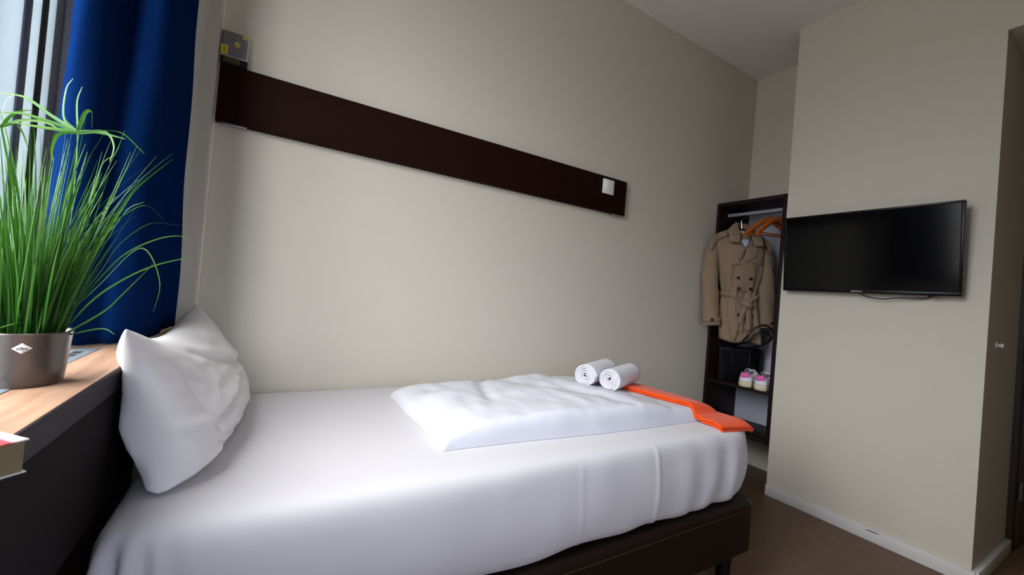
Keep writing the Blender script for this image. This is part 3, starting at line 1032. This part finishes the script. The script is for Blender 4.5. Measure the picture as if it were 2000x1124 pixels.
for h in H:
    p_ = Vector(h[0]) - PC
    p_.z = 0.070
    q_ = Vector((p_.x, p_.y, 0))
    if q_.length > 0.034:
        q_ *= 0.034 / q_.length
    h[0] = (PC.x + q_.x, PC.y + q_.y, PC.z + p_.z)
    ribbon(h, 0.0026, random.uniform(0.25, 0.5), 22)
rnd = random.Random(3)
for k in range(300):
    a = rnd.uniform(0, 2 * math.pi)
    r0 = 0.037 * math.sqrt(rnd.random())
    p0 = PC + Vector((r0 * math.cos(a), r0 * math.sin(a), 0.070))
    a2 = a + rnd.uniform(-0.5, 0.5)
    L_ = rnd.uniform(0.16, 0.345) if k < 210 else rnd.uniform(0.08, 0.2)
    lean = rnd.uniform(0.02, 0.26) * (0.45 + r0 / 0.037 * 0.75)
    bend = rnd.uniform(0.0, 0.40) ** 1.6
    d = Vector((math.cos(a2), math.sin(a2), 0))
    pts = []
    for q in range(6):
        f = q / 5
        ang = lean + bend * 2.2 * f * f
        pts.append((f, ang))
    P = [p0]
    for q in range(1, 6):
        ang = pts[q][1]
        P.append(P[-1] + (d * math.sin(ang) + Vector((0, 0, math.cos(ang)))) * (L_ / 5))
    if any(p.x < -0.515 for p in P):
        continue
    P = [Vector((p.x, p.y, max(p.z, SZ + 0.004))) for p in P]
    ribbon(P, rnd.uniform(0.0022, 0.0046), rnd.uniform(0.0, 0.5), 10)
link('grass_blades', bm, GRASS, pl, sharp=180)
bm = B()
lay = bm.verts.layers.float.new('blade')
for s in STEMS:
    q_ = Vector((s[0][0] - PC.x, s[0][1] - PC.y, 0))
    if q_.length > 0.030:
        q_ *= 0.030 / q_.length
    s[0] = (PC.x + q_.x, PC.y + q_.y, PC.z + 0.070)
    ribbon(s, 0.0032, 0.15, 16, 0.2)
for u_ in U:
    ribbon(u_, 0.0052, rnd.uniform(0.3, 0.6), 18, 0.8)
link('umbrella_stems', bm, GRASS, pl, sharp=180)

# ------------------------------------------------------------------ book on the near end of the sill
bk = thing('book', 'thick pale covered paperback on the sill at the lower left', 'book', (-0.172, -1.262, SZ), math.radians(135))
# local x runs away from the corner to the +y side, local y towards -x,-y
bm = B(); box(bm, 0.002, 0.198, 0.002, 0.130, 0.0015, 0.0290)
link('pages', bm, PAGES_SHADED, bk, local=True)
bm = B()
box(bm, 0.0, 0.2, 0.0, 0.134, 0.0290, 0.0305, 0.0004); box(bm, 0.0, 0.2, 0.131, 0.1345, 0.0, 0.0305, 0.0006)
link('cover', bm, COVER, bk, local=True)
bm = B(); box(bm, 0.0, 0.2, 0.0, 0.134, 0.0, 0.0015, 0.0004)
link('back_cover', bm, LABELW, bk, local=True)

# ------------------------------------------------------------------ television
tv = thing('television', 'black flat television mounted on the beige wall', 'television', (XE, -0.885, 1.47))
TW, TH = 0.742, 0.432
tilt = math.radians(6.0)
TC = Vector((2.648, -0.8835, 1.472))
zdir = Vector((-math.sin(tilt), 0, math.cos(tilt)))
# local x to the right as seen (-y), local y up, local z towards the viewer
TM = frame(TC, (0, -1, 0), zdir)
bm = B(); box(bm, -TW / 2, TW / 2, -TH / 2, TH / 2, -0.030, 0.0, 0.004, 3, TM)
box(bm, -TW / 2 + 0.06, TW / 2 - 0.06, -TH / 2 + 0.05, TH / 2 - 0.10, -0.052, -0.028, 0.008, 3, TM)
link('housing', bm, TVBLACK, tv)
bm = B()
bz = 0.011
for (x0, x1, y0, y1) in ((-TW / 2, TW / 2, TH / 2 - bz, TH / 2), (-TW / 2, TW / 2, -TH / 2, -TH / 2 + bz + 0.006), (-TW / 2, -TW / 2 + bz, -TH / 2 + bz + 0.006, TH / 2 - bz), (TW / 2 - bz, TW / 2, -TH / 2 + bz + 0.006, TH / 2 - bz)):
    box(bm, x0, x1, y0, y1, 0.0, 0.004, 0.0012, 2, TM)
link('bezel', bm, TVBLACK, tv)
bm = B(); box(bm, -TW / 2 + bz, TW / 2 - bz, -TH / 2 + bz + 0.006, TH / 2 - bz, -0.001, 0.0012, 0, 2, TM)
link('screen', bm, TVSCREEN, tv)
lt = text_mesh('SAMSUNG', 0.0105, TM @ Matrix.Translation((-0.012, -TH / 2 + 0.0085, 0.0042)), LOGO, 'logo', tv, 0.0003, 0.0002)
lt['label'] = 'small silver maker lettering'
bm = B(); box(bm, 0.262, 0.292, -TH / 2 - 0.006, -TH / 2 + 0.001, -0.010, 0.002, 0.001, 2, TM)
link('sensor', bm, TVBLACK, tv)
bm = B(); box(bm, XE - 0.012, XE, -1.0, -0.77, 1.38, 1.56, 0.003); box(bm, XE - 0.05, XE - 0.010, -0.96, -0.93, 1.40, 1.54, 0.003); box(bm, XE - 0.05, XE - 0.010, -0.84, -0.81, 1.40, 1.54, 0.003)
link('wall_mount', bm, BLACKMETAL, tv)
bm = B(); tube(bm, catmull([(2.690, -0.870, 1.275), (2.688, -0.885, 1.252), (2.686, -0.925, 1.238), (2.688, -0.975, 1.232), (2.692, -1.03, 1.240), (2.700, -1.09, 1.2425), (2.708, -1.13, 1.246), (2.715, -1.15, 1.262), (2.712, -1.15, 1.30)], 40), 0.0028, 8)
link('cable', bm, CABLE, tv)

# ------------------------------------------------------------------ white knob on the passage wall
kb = thing('door_stop', 'small round white door stop on the dark passage wall', 'door stop', (2.889, YP, 1.051))
bm = B(); disc(bm, (2.889, YP, 1.051), (0, -1, 0), 0.015, 0.006)
link('backplate', bm, WHITEPL, kb)
bm = B(); tube(bm, [(2.889, YP - 0.004, 1.051), (2.889, YP - 0.012, 1.051), (2.889, YP - 0.020, 1.051), (2.889, YP - 0.024, 1.051)], [0.007, 0.007, 0.012, 0.008], 14)
link('bumper', bm, WHITEPL, kb)

# ------------------------------------------------------------------ open wardrobe
wd = thing('wardrobe', 'tall open dark wood wardrobe hung in the alcove', 'wardrobe', (2.92, -0.235, 0.293))
WX0, WX1, WY0, WY1, WZ0, WZ1, WT = XE + 0.001, 3.118, -0.4665, -0.003, 0.293, 1.868, 0.020
def wpart(name, dims, mt=WENGE):
    bm = B(); box(bm, *dims, 0.001)
    return link(name, bm, mt, wd)
wpart('side_panel', (WX0, WX1, WY0, WY0 + WT + 0.004, WZ0, WZ1))
wpart('side_panel', (WX0, WX1, WY1 - WT, WY1, WZ0, WZ1))
wpart('top_panel', (WX0, WX1 - 0.012, WY0 + WT + 0.004, WY1 - WT, WZ1 - 0.025, WZ1))
wpart('bottom_panel', (WX0, WX1 - 0.012, WY0 + WT + 0.004, WY1 - WT, WZ0, WZ0 + 0.022))
wpart('shelf', (WX0 + 0.004, WX1 - 0.012, WY0 + WT + 0.004, WY1 - WT, 0.598, 0.618))
c = wpart('back_panel', (WX1 - 0.012, WX1, WY0 + WT + 0.004, WY1 - WT, WZ0, WZ1), WBACK)
c['label'] = 'white back panel'
RXX, RZZ = 2.845, 1.797
bm = B(); tube(bm, [(RXX, WY0 + WT + 0.004, RZZ), (RXX, WY1 - WT, RZZ)], 0.013, 16)
c = link('hanging_rail', bm, RAIL, wd)

# ------------------------------------------------------------------ wooden hangers
def hanger_wood(bm, w, M, drop=0.115, rad=0.0125):
    pts = [(-w / 2, 0, -drop), (-w * 0.34, 0.010, -drop * 0.62), (-w * 0.16, 0.012, -drop * 0.18), (0, 0.012, 0.0), (w * 0.16, 0.012, -drop * 0.18), (w * 0.34, 0.010, -drop * 0.62), (w / 2, 0, -drop)]
    P = [M @ p for p in catmull(pts, 28)]
    tube(bm, P, [rad * (0.85 + 0.35 * math.sin(math.pi * k / 28)) for k in range(29)], 12, 1.25)
def make_hanger(name, label, top, ang, w=0.36, group='wooden hangers on the rail'):
    t = thing(name, label, 'coat hanger', top, ang, group)
    bm = B(); hanger_wood(bm, w, Matrix.Translation((0, 0, -0.062)))
    sh = link('shoulder_bar', bm, HANGWOOD, t, local=True)
    bm = B(); tube(bm, [(-w * 0.43, 0, -0.168), (w * 0.43, 0, -0.168)], 0.005, 10)
    link('trouser_bar', bm, HANGWOOD, t, local=True)
    bm = B()
    hk = [(0, 0.012, -0.060), (0, 0.006, -0.035), (0, 0.0, -0.022)]
    R_ = 0.0165
    for q in range(13):
        a = math.radians(-60 + q * 24)
        hk.append((0, R_ * math.cos(a) * 1.0, -0.0035 + R_ * math.sin(a)))
    hk = [hk[0], hk[1]] + [(0, p[1], p[2]) for p in hk[3:]]
    tube(bm, catmull(hk, 40), 0.0016, 8)
    link('hook', bm, CHROME, t, local=True)
    return t
make_hanger('coat_hanger', 'empty orange wooden hanger on the rail beside the trench coat', (RXX, -0.318, RZZ), math.radians(-24))
make_hanger('coat_hanger', 'empty orange wooden hanger nearest the right side of the wardrobe', (RXX, -0.378, RZZ), math.radians(-15))

# ------------------------------------------------------------------ trench coat on its hanger
CO = Vector((2.770, -0.160, 0.0))
CD = Vector((0.788, -0.616, 0))          # along the shoulders
CN = Vector((-0.616, -0.788, 0))         # out of the front
def cp(s, z, d=0.0):
    return CO + CD * s + CN * d + Vector((0, 0, z))
ct_h = thing('coat_hanger', 'dark hanger with a chrome hook inside the trench coat', 'coat hanger', (CO.x, CO.y, 1.76))
bm = B()
P = [cp(0.015 + s, z, -0.01) for s, z in ((-0.17, 1.575), (-0.12, 1.606), (-0.05, 1.645), (0.0, 1.672), (0.05, 1.640), (0.12, 1.590), (0.165, 1.556))]
tube(bm, catmull(P, 24), 0.010, 10)
link('shoulder_bar', bm, BLACKMETAL, ct_h)
bm = B()
hk = [cp(0.015, 1.668, -0.01), cp(0.012, 1.71, -0.01), cp(0.010, 1.745, -0.012)]
for q in range(10):
    a = math.radians(-100 + q * 26)
    c0 = Vector((RXX, -0.19, RZZ))
    hk.append(Vector((RXX + 0.0175 * math.cos(math.pi - a) , -0.165, RZZ + 0.0175 * math.sin(a))))
tube(bm, catmull(hk, 50), 0.0017, 8)
c = link('hook', bm, CHROME, ct_h)

coat = thing('trench_coat', 'khaki belted trench coat hanging in the open wardrobe', 'coat', (CO.x, CO.y, 0.9))
# torso: stations (z, left, right, front depth, back depth)
ST = [(1.640, -0.045, 0.075, 0.030, 0.040), (1.612, -0.115, 0.135, 0.040, 0.045), (1.585, -0.165, 0.168, 0.048, 0.050), (1.54, -0.160, 0.172, 0.058, 0.052), (1.45, -0.135, 0.165, 0.066, 0.052),
      (1.35, -0.118, 0.158, 0.066, 0.050), (1.27, -0.098, 0.148, 0.058, 0.045), (1.225, -0.088, 0.142, 0.050, 0.042), (1.18, -0.094, 0.150, 0.056, 0.045), (1.10, -0.100, 0.165, 0.064, 0.050), (1.0, -0.090, 0.180, 0.068, 0.052), (0.905, -0.078, 0.190, 0.070, 0.052)]
def torso_ring(z, l, r, fd, bd, n=72):
    c, w = (l + r) / 2, (r - l) / 2
    out_ = []
    for k in range(n):
        a = 2 * math.pi * k / n
        sx = math.copysign(abs(math.cos(a)) ** 0.75, math.cos(a))
        sy = math.copysign(abs(math.sin(a)) ** 0.85, math.sin(a))
        fold = 0.006 * math.sin(7 * sx + z * 9) + 0.005 * math.sin(17 * sx + 3 * math.sin(z * 7))
        amt = sstep(1.55, 1.25, z)
        pin = math.exp(-((z - 1.225) / 0.06) ** 2)
        fold = fold * (0.35 + 0.65 * amt) + pin * 0.004 * math.sin(30 * sx)
        d = sy * (fd if sy > 0 else bd) + (fold if sy > 0 else -fold * 0.5) * min(1, abs(sy) * 2)
        zz = z + (0.010 * math.sin(5 * sx + 1) if z < 0.95 else 0)
        out_.append(cp(c + w * sx, zz, d))
    return out_
rings = []
for a, b in zip(ST[:-1], ST[1:]):
    for q in range(5):
        f = q / 5
        rings.append(torso_ring(*[x0 + (x1 - x0) * f for x0, x1 in zip(a, b)]))
rings.append(torso_ring(*ST[-1]))
bm = B(); loft(bm, rings, cap0=False, cap1=False)
body = link('body', bm, TRENCH, coat, sharp=80, solid=0.003)
bm = B()
prev = None
def sleeve(name, pts, rads, cuff_btn):
    bm = B()
    P = catmull(pts, 30)
    R_ = [rads[0] + (rads[-1] - rads[0]) * (k / 30) for k in range(31)]
    rings_ = []
    for i, p in enumerate(P):
        t = (P[min(i + 1, 30)] - P[max(i - 1, 0)]).normalized()
        a = (CD - t * CD.dot(t)).normalized()
        b = t.cross(a)
        f = i / 30
        cap = math.sin(min(1, f * 4) * math.pi / 2) ** 0.5 if f < 0.25 else 1
        rr = R_[i] * max(cap, 0.35)
        ring = []
        for k in range(28):
            an = 2 * math.pi * k / 28
            wob = 1 + 0.07 * math.sin(3 * an + f * 12) + 0.045 * math.sin(f * 34 + an * 2) + 0.03 * math.sin(f * 61 - an * 3)
            ring.append(p + a * (rr * wob * math.cos(an)) + b * (rr * 0.8 * wob * math.sin(an)))
        rings_.append(ring)
    loft(bm, rings_, cap0=True, cap1=False)
    s = link(name, bm, TRENCH, coat, sharp=80, solid=0.003)
    # cuff strap
    bm = B()
    p0, p1 = P[27], P[28]
    t = (p1 - p0).normalized()
    a = (CD - t * CD.dot(t)).normalized()
    b = t.cross(a)
    rr = R_[27] * 1.09
    for pp_ in (p0,):
        ring = [[pp_ + t * dz_ + a * (rr * math.cos(2 * math.pi * k / 28)) + b * (rr * 0.82 * math.sin(2 * math.pi * k / 28)) for k in range(28)] for dz_ in (-0.012, 0.012)]
        loft(bm, ring, cap0=False, cap1=False)
    link('cuff_strap', bm, TRENCH, s, solid=0.003)
    bm = B(); disc(bm, p0 + CN * (rr * 0.86) + CD * cuff_btn, CN, 0.011, 0.006)
    link('button', bm, BUTTON, s)
    return s
sleeve('sleeve', [cp(-0.150, 1.595, -0.004), cp(-0.170, 1.49, 0.004), cp(-0.178, 1.34, 0.014), cp(-0.170, 1.20, 0.02), cp(-0.158, 1.08, 0.03), cp(-0.150, 1.0, 0.03)], [0.046, 0.054], -0.012)
sleeve('sleeve', [cp(0.155, 1.560, 0.0), cp(0.178, 1.47, 0.002), cp(0.190, 1.33, 0.002), cp(0.198, 1.20, 0.004), cp(0.205, 1.09, 0.006), cp(0.208, 1.01, 0.006)], [0.048, 0.052], 0.020)
def flat_piece(name, poly, depth, thick, mt, parent, curve=0.0, bow=None):
    """cloth piece cut to an outline in the coat's plane, laid at a depth in front of it"""
    bm = B()
    n = len(poly)
    cx = sum(p[0] for p in poly) / n
    cz = sum(p[1] for p in poly) / n
    def dd(s, z):
        dv_ = depth(s, z) if callable(depth) else depth
        return dv_
    levels = 6
    rings_f = []
    for L_ in range(levels):
        f = 1 - L_ / levels
        rings_f.append([(cx + (s - cx) * f, cz + (z - cz) * f) for s, z in poly])
    front = [[bm.verts.new(cp(s, z, dd(s, z) + thick * (1 if L_ else 0.35))) for s, z in rg] for L_, rg in enumerate(rings_f)]
    ctr = bm.verts.new(cp(cx, cz, dd(cx, cz) + thick))
    for a, b in zip(front[:-1], front[1:]):
        for i in range(n):
            j = (i + 1) % n
            bm.faces.new((a[i], a[j], b[j], b[i]))
    for i in range(n):
        bm.faces.new((front[-1][i], front[-1][(i + 1) % n], ctr))
    back = [bm.verts.new(cp(s, z, dd(s, z) - thick * 0.6)) for s, z in poly]
    for i in range(n):
        j = (i + 1) % n
        bm.faces.new((front[0][j], front[0][i], back[i], back[j]))
    return link(name, bm, mt, parent, sharp=80)
def dens(poly, k=5):
    o_ = []
    for i in range(len(poly)):
        a, b = poly[i], poly[(i + 1) % len(poly)]
        for q in range(k):
            o_.append((a[0] + (b[0] - a[0]) * q / k, a[1] + (b[1] - a[1]) * q / k))
    return o_
def chest(s, z):
    c = 0.02
    w = 0.15
    t = max(0.0, 1 - ((s - c) / w) ** 2)
    fd = 0.066 - 0.03 * sstep(1.50, 1.66, z)
    return fd * t ** 0.42 + 0.004
# pale lining seen in the neck opening
flat_piece('lining', dens([(-0.026, 1.668), (0.052, 1.656), (0.044, 1.590), (0.020, 1.540), (-0.012, 1.588)]), lambda s, z: 0.018 + 0.050 * sstep(1.66, 1.54, z), 0.003, LINING, coat)
# collar: two leaves
flat_piece('collar', dens([(-0.032, 1.716), (-0.060, 1.700), (-0.100, 1.655), (-0.088, 1.570), (-0.030, 1.566), (-0.020, 1.640)]), lambda s, z: 0.030 + 0.055 * sstep(1.71, 1.58, z), 0.006, TRENCH, coat)
flat_piece('collar', dens([(0.052, 1.690), (0.078, 1.672), (0.118, 1.635), (0.122, 1.552), (0.070, 1.552), (0.046, 1.628)]), lambda s, z: 0.028 + 0.055 * sstep(1.69, 1.57, z), 0.006, TRENCH, coat)
bm = B()
P = catmull([cp(-0.034, 1.705, 0.022), cp(-0.030, 1.712, -0.010), cp(0.012, 1.712, -0.034), cp(0.050, 1.702, -0.012), cp(0.056, 1.685, 0.020)], 20)
rings_ = [[p + Vector((0, 0, 0.014)), p + Vector((0, 0, -0.045)) + (p - cp(0.012, p.z, 0)).normalized() * 0.006] for p in P]
loft(bm, rings_, closed=False)
c = link('collar_stand', bm, TRENCHD, coat, solid=0.004)
# lapel and storm flaps
flat_piece('lapel', dens([(-0.030, 1.566), (-0.062, 1.560), (-0.050, 1.500), (-0.010, 1.455), (0.018, 1.535)]), lambda s, z: chest(s, z) + 0.006, 0.005, TRENCH, coat)
flat_piece('lapel', dens([(0.070, 1.552), (0.100, 1.545), (0.090, 1.480), (0.020, 1.440), (0.020, 1.535)]), lambda s, z: chest(s, z) + 0.005, 0.005, TRENCH, coat)
flat_piece('storm_flap', dens([(-0.120, 1.575), (-0.055, 1.570), (-0.030, 1.500), (-0.006, 1.418), (-0.098, 1.420)]), lambda s, z: chest(s, z) + 0.002, 0.005, TRENCH, coat)
flat_piece('storm_flap', dens([(0.110, 1.560), (0.150, 1.540), (0.140, 1.430), (0.095, 1.436), (0.022, 1.446), (0.080, 1.500)]), lambda s, z: chest(s, z) + 0.001, 0.005, TRENCH, coat)
# epaulettes over the shoulders
flat_piece('epaulette', dens([(-0.092, 1.662), (-0.140, 1.642), (-0.186, 1.614), (-0.208, 1.560), (-0.212, 1.522), (-0.196, 1.510), (-0.176, 1.560), (-0.150, 1.592), (-0.088, 1.622)]), lambda s, z: 0.040 + 0.012 * sstep(-0.15, -0.2, s), 0.006, TRENCH, coat)
flat_piece('epaulette', dens([(0.112, 1.640), (0.150, 1.612), (0.180, 1.585), (0.198, 1.540), (0.190, 1.520), (0.165, 1.560), (0.118, 1.600)]), lambda s, z: 0.040, 0.006, TRENCH, coat)
# front overlap edge
flat_piece('front_placket', dens([(-0.020, 1.45), (0.090, 1.43), (0.096, 1.25), (0.03, 1.24), (-0.026, 1.25)], 6), lambda s, z: chest(s, z) - 0.001 - 0.012 * sstep(1.32, 1.25, z), 0.004, TRENCH, coat)
for s, z in ((-0.018, 1.334), (0.063, 1.332), (-0.010, 1.262), (0.066, 1.264), (0.003, 1.085), (0.085, 1.080)):
    bm = B(); disc(bm, cp(s, z, chest(s, z) + 0.002 + (0.004 if z > 1.2 else 0.004)), CN, 0.0105, 0.006)
    link('button', bm, BUTTON, coat)
# belt, knot and hanging ends
bm = B()
ring_a = torso_ring(1.240, -0.092, 0.148, 0.058, 0.048, 60)
ring_b = torso_ring(1.205, -0.092, 0.148, 0.058, 0.048, 60)
for rg in (ring_a, ring_b):
    for i, p in enumerate(rg):
        s = (p - CO).dot(CD)
        p.z -= 0.055 * math.exp(-((s - 0.045) / 0.055) ** 2) * (1 if (p - CO).dot(CN) > 0 else 0)
        rg[i] = p + (p - cp(0.028, p.z)).normalized() * 0.006
loft(bm, [ring_a, ring_b], cap0=False, cap1=False)
belt = link('belt', bm, TRENCH, coat, sharp=80, solid=0.005)
bm = B()
kx = cp(0.050, 1.158, 0.075)
tube(bm, catmull([kx + CD * -0.030 + Vector((0, 0, 0.012)), kx + CN * 0.012, kx + CD * 0.030 + Vector((0, 0, -0.014))], 10), [0.016, 0.020, 0.022, 0.023, 0.024, 0.024, 0.023, 0.022, 0.020, 0.018, 0.014], 12)
link('belt_knot', bm, TRENCH, belt)
for pts in ([kx + CN * 0.006, kx + CD * -0.022 + Vector((0, 0, -0.05)) + CN * 0.01, kx + CD * -0.030 + Vector((0, 0, -0.13)), kx + CD * -0.020 + Vector((0, 0, -0.19))], [kx + CN * 0.006, kx + CD * 0.010 + Vector((0, 0, -0.05)) + CN * 0.01, kx + CD * 0.022 + Vector((0, 0, -0.12)), kx + CD * 0.022 + Vector((0, 0, -0.17))]):
    bm = B()
    P = catmull(pts, 14)
    loft(bm, [[p - CD * 0.018, p + CD * 0.018] for p in P], closed=False)
    link('belt_end', bm, TRENCH, belt, solid=0.005)
# skirt centre pleat edge
bm = B()
P = catmull([cp(0.020, 1.13, 0.068), cp(0.010, 1.04, 0.073), cp(-0.004, 0.96, 0.076), cp(-0.016, 0.912, 0.076)], 14)
loft(bm, [[p - CD * 0.004 + CN * 0.004, p + CD * 0.006 + CN * 0.003] for p in P], closed=False)
link('hem_edge', bm, TRENCHD, coat, solid=0.004)

# ------------------------------------------------------------------ handbag
bag = thing('handbag', 'black leather handbag with two loop handles on the wardrobe shelf', 'handbag', (2.885, -0.148, 0.618))
BM_ = frame((2.885, -0.148, 0.6185), (0.743, -0.669, 0), (0, 0, 1))   # local x along the bag, y up, z to the room
bm = B()
rings_ = []
for h, wx, dz_ in ((0.0, 0.130, 0.038), (0.004, 0.134, 0.041), (0.06, 0.136, 0.041), (0.15, 0.136, 0.038), (0.215, 0.137, 0.032), (0.240, 0.137, 0.028)):
    ring = []
    for k in range(64):
        a = 2 * math.pi * k / 64
        sx = math.copysign(abs(math.cos(a)) ** 0.35, math.cos(a))
        sz = math.copysign(abs(math.sin(a)) ** 0.45, math.sin(a))
        ring.append(BM_ @ Vector((wx * sx, h + 0.004 * math.sin(3 * sx + 1) * (h > 0.2), dz_ * sz + 0.003 * math.sin(9 * sx + h * 20) * (h > 0.01))))
    rings_.append(ring)
loft(bm, rings_)
link('bag_body', bm, BAGM, bag)
bm = B(); box(bm, -0.136, 0.136, 0.210, 0.226, -0.034, 0.034, 0.004, 2, BM_)
link('rim_band', bm, BAGH, bag)
HND = ([(-0.050, 0.130, 0.043), (-0.050, 0.222, 0.042), (-0.044, 0.262, 0.110), (-0.020, 0.320, 0.178), (0.020, 0.385, 0.196), (0.070, 0.412, 0.196), (0.118, 0.396, 0.192), (0.140, 0.350, 0.182), (0.125, 0.300, 0.150), (0.085, 0.258, 0.095), (0.062, 0.224, 0.044), (0.060, 0.130, 0.043)],
       [(-0.030, 0.200, -0.030), (-0.030, 0.236, -0.026), (-0.020, 0.262, 0.060), (0.006, 0.300, 0.160), (0.045, 0.350, 0.180), (0.090, 0.372, 0.180), (0.122, 0.350, 0.174), (0.130, 0.318, 0.160), (0.112, 0.285, 0.110), (0.086, 0.254, 0.040), (0.080, 0.236, -0.024), (0.080, 0.200, -0.030)])
for pts in HND:
    bm = B(); tube(bm, [BM_ @ p for p in catmull(pts, 70)], 0.0056, 10)
    link('handle', bm, BAGH, bag)

# ------------------------------------------------------------------ sneakers
def make_shoe(name, label, loc, rotz):
    """local x: heel (0) to toe (0.265), z up"""
    t = thing(name, label, 'shoe', loc, rotz, 'pair of sneakers on the wardrobe shelf')
    def half(x):
        f = x / 0.265
        return 0.001 + 0.040 * min(1, (max(f, 0) / 0.10)) ** 0.5 * (1 - 0.10 * math.sin(math.pi * min(1, f / 0.7))) * (1 - max(0, (f - 0.78) / 0.22) ** 2) ** 0.5 * (1 + 0.12 * sstep(0.45, 0.7, f))
    def outline(sc, n=34):
        xs = [0.265 * (0.5 - 0.5 * math.cos(math.pi * k / n)) for k in range(n + 1)]
        a = [(x, half(x) * sc) for x in xs]
        b = [(x, -half(x) * sc) for x in reversed(xs[1:-1])]
        return a + b
    o_ = outline(1.0)
    c = Vector((0.1325, 0, 0))
    def ring(sc, z):
        return [Vector((c.x + (x - c.x) * (1 + (sc - 1) * 0.4), y * sc, z)) for x, y in o_]
    bm = B(); loft(bm, [ring(0.96, 0.0), ring(1.02, 0.004), ring(1.05, 0.018), ring(1.03, 0.030), ring(0.98, 0.034)])
    link('sole', bm, SHOES, t, local=True)
    def top(x):
        f = x / 0.265
        return 0.092 - 0.012 * math.sin(math.pi * min(1, f / 0.4)) + 0.006 * math.exp(-((f - 0.42) / 0.12) ** 2) - 0.052 * sstep(0.45, 0.95, f)
    bm = B()
    rings_ = []
    for lv in range(9):
        q = lv / 8
        rg = []
        for x, y in o_:
            zt = top(x)
            f = x / 0.265
            lean = 1 - 0.42 * q ** 1.5 * (1 if f < 0.45 else 1 + 0.9 * sstep(0.45, 0.7, f))
            rg.append(Vector((c.x + (x - c.x) * (0.985 - 0.05 * q * q), y * max(lean, 0.10), 0.032 + (zt - 0.032) * math.sin(q * math.pi / 2))))
        rings_.append(rg)
    loft(bm, rings_, cap0=False, cap1=False)
    up = link('upper', bm, SHOEW, t, local=True, sharp=80, solid=0.003)
    bm = B(); grid(bm, lambda u, v: Vector((0.016 + 0.085 * u, (v - 0.5) * 0.040, 0.074 - 0.006 * u)), 6, 4)
    link('lining', bm, SHOED, t, local=True)
    # tongue with laces
    bm = B(); grid(bm, lambda u, v: Vector((0.098 + 0.075 * u, (v - 0.5) * (0.034 - 0.006 * u), 0.106 - 0.034 * u - 0.006 * (2 * v - 1) ** 2)), 8, 6)
    link('tongue', bm, SHOEW, t, local=True, solid=0.004)
    bm = B()
    for k in range(4):
        x = 0.108 + k * 0.017
        z = 0.104 - 0.034 * (x - 0.098) / 0.075
        tube(bm, catmull([(x - 0.005, -0.024, z - 0.012), (x, -0.012, z + 0.001), (x + 0.003, 0.012, z + 0.001), (x + 0.008, 0.024, z - 0.012)], 10), 0.0026, 6)
    tube(bm, catmull([(0.105, 0.0, 0.105), (0.095, 0.018, 0.112), (0.085, 0.032, 0.100), (0.10, 0.040, 0.086)], 12), 0.0022, 6)
    tube(bm, catmull([(0.105, 0.0, 0.105), (0.097, -0.018, 0.112), (0.088, -0.034, 0.102), (0.10, -0.042, 0.084)], 12), 0.0022, 6)
    link('laces', bm, LACE, t, local=True)
    # pink heel tab wraps the top of the heel
    bm = B()
    def tab(u, v):
        a = (u - 0.5) * 2.5
        r = 0.0
        x = 0.012 + 0.030 * (1 - math.cos(a)) - 0.010
        y = 0.0315 * math.sin(a) * (1.06 - 0.30 * v)
        return Vector((x + 0.004 * v, y, 0.058 + 0.036 * v + 0.010 * (abs(u - 0.5) * 2) * (1 - v)))
    grid(bm, tab, 16, 6)
    link('heel_tab', bm, SHOEP, t, local=True, solid=0.005)['label'] = 'pink suede heel tab'
    return t
make_shoe('sneaker', 'white sneaker with pink heel tab, the one beside the black handbag', (2.726, -0.283, 0.618), math.radians(3))
make_shoe('sneaker', 'white sneaker with pink heel tab, the one against the wardrobe side', (2.726, -0.377, 0.618), math.radians(-3))
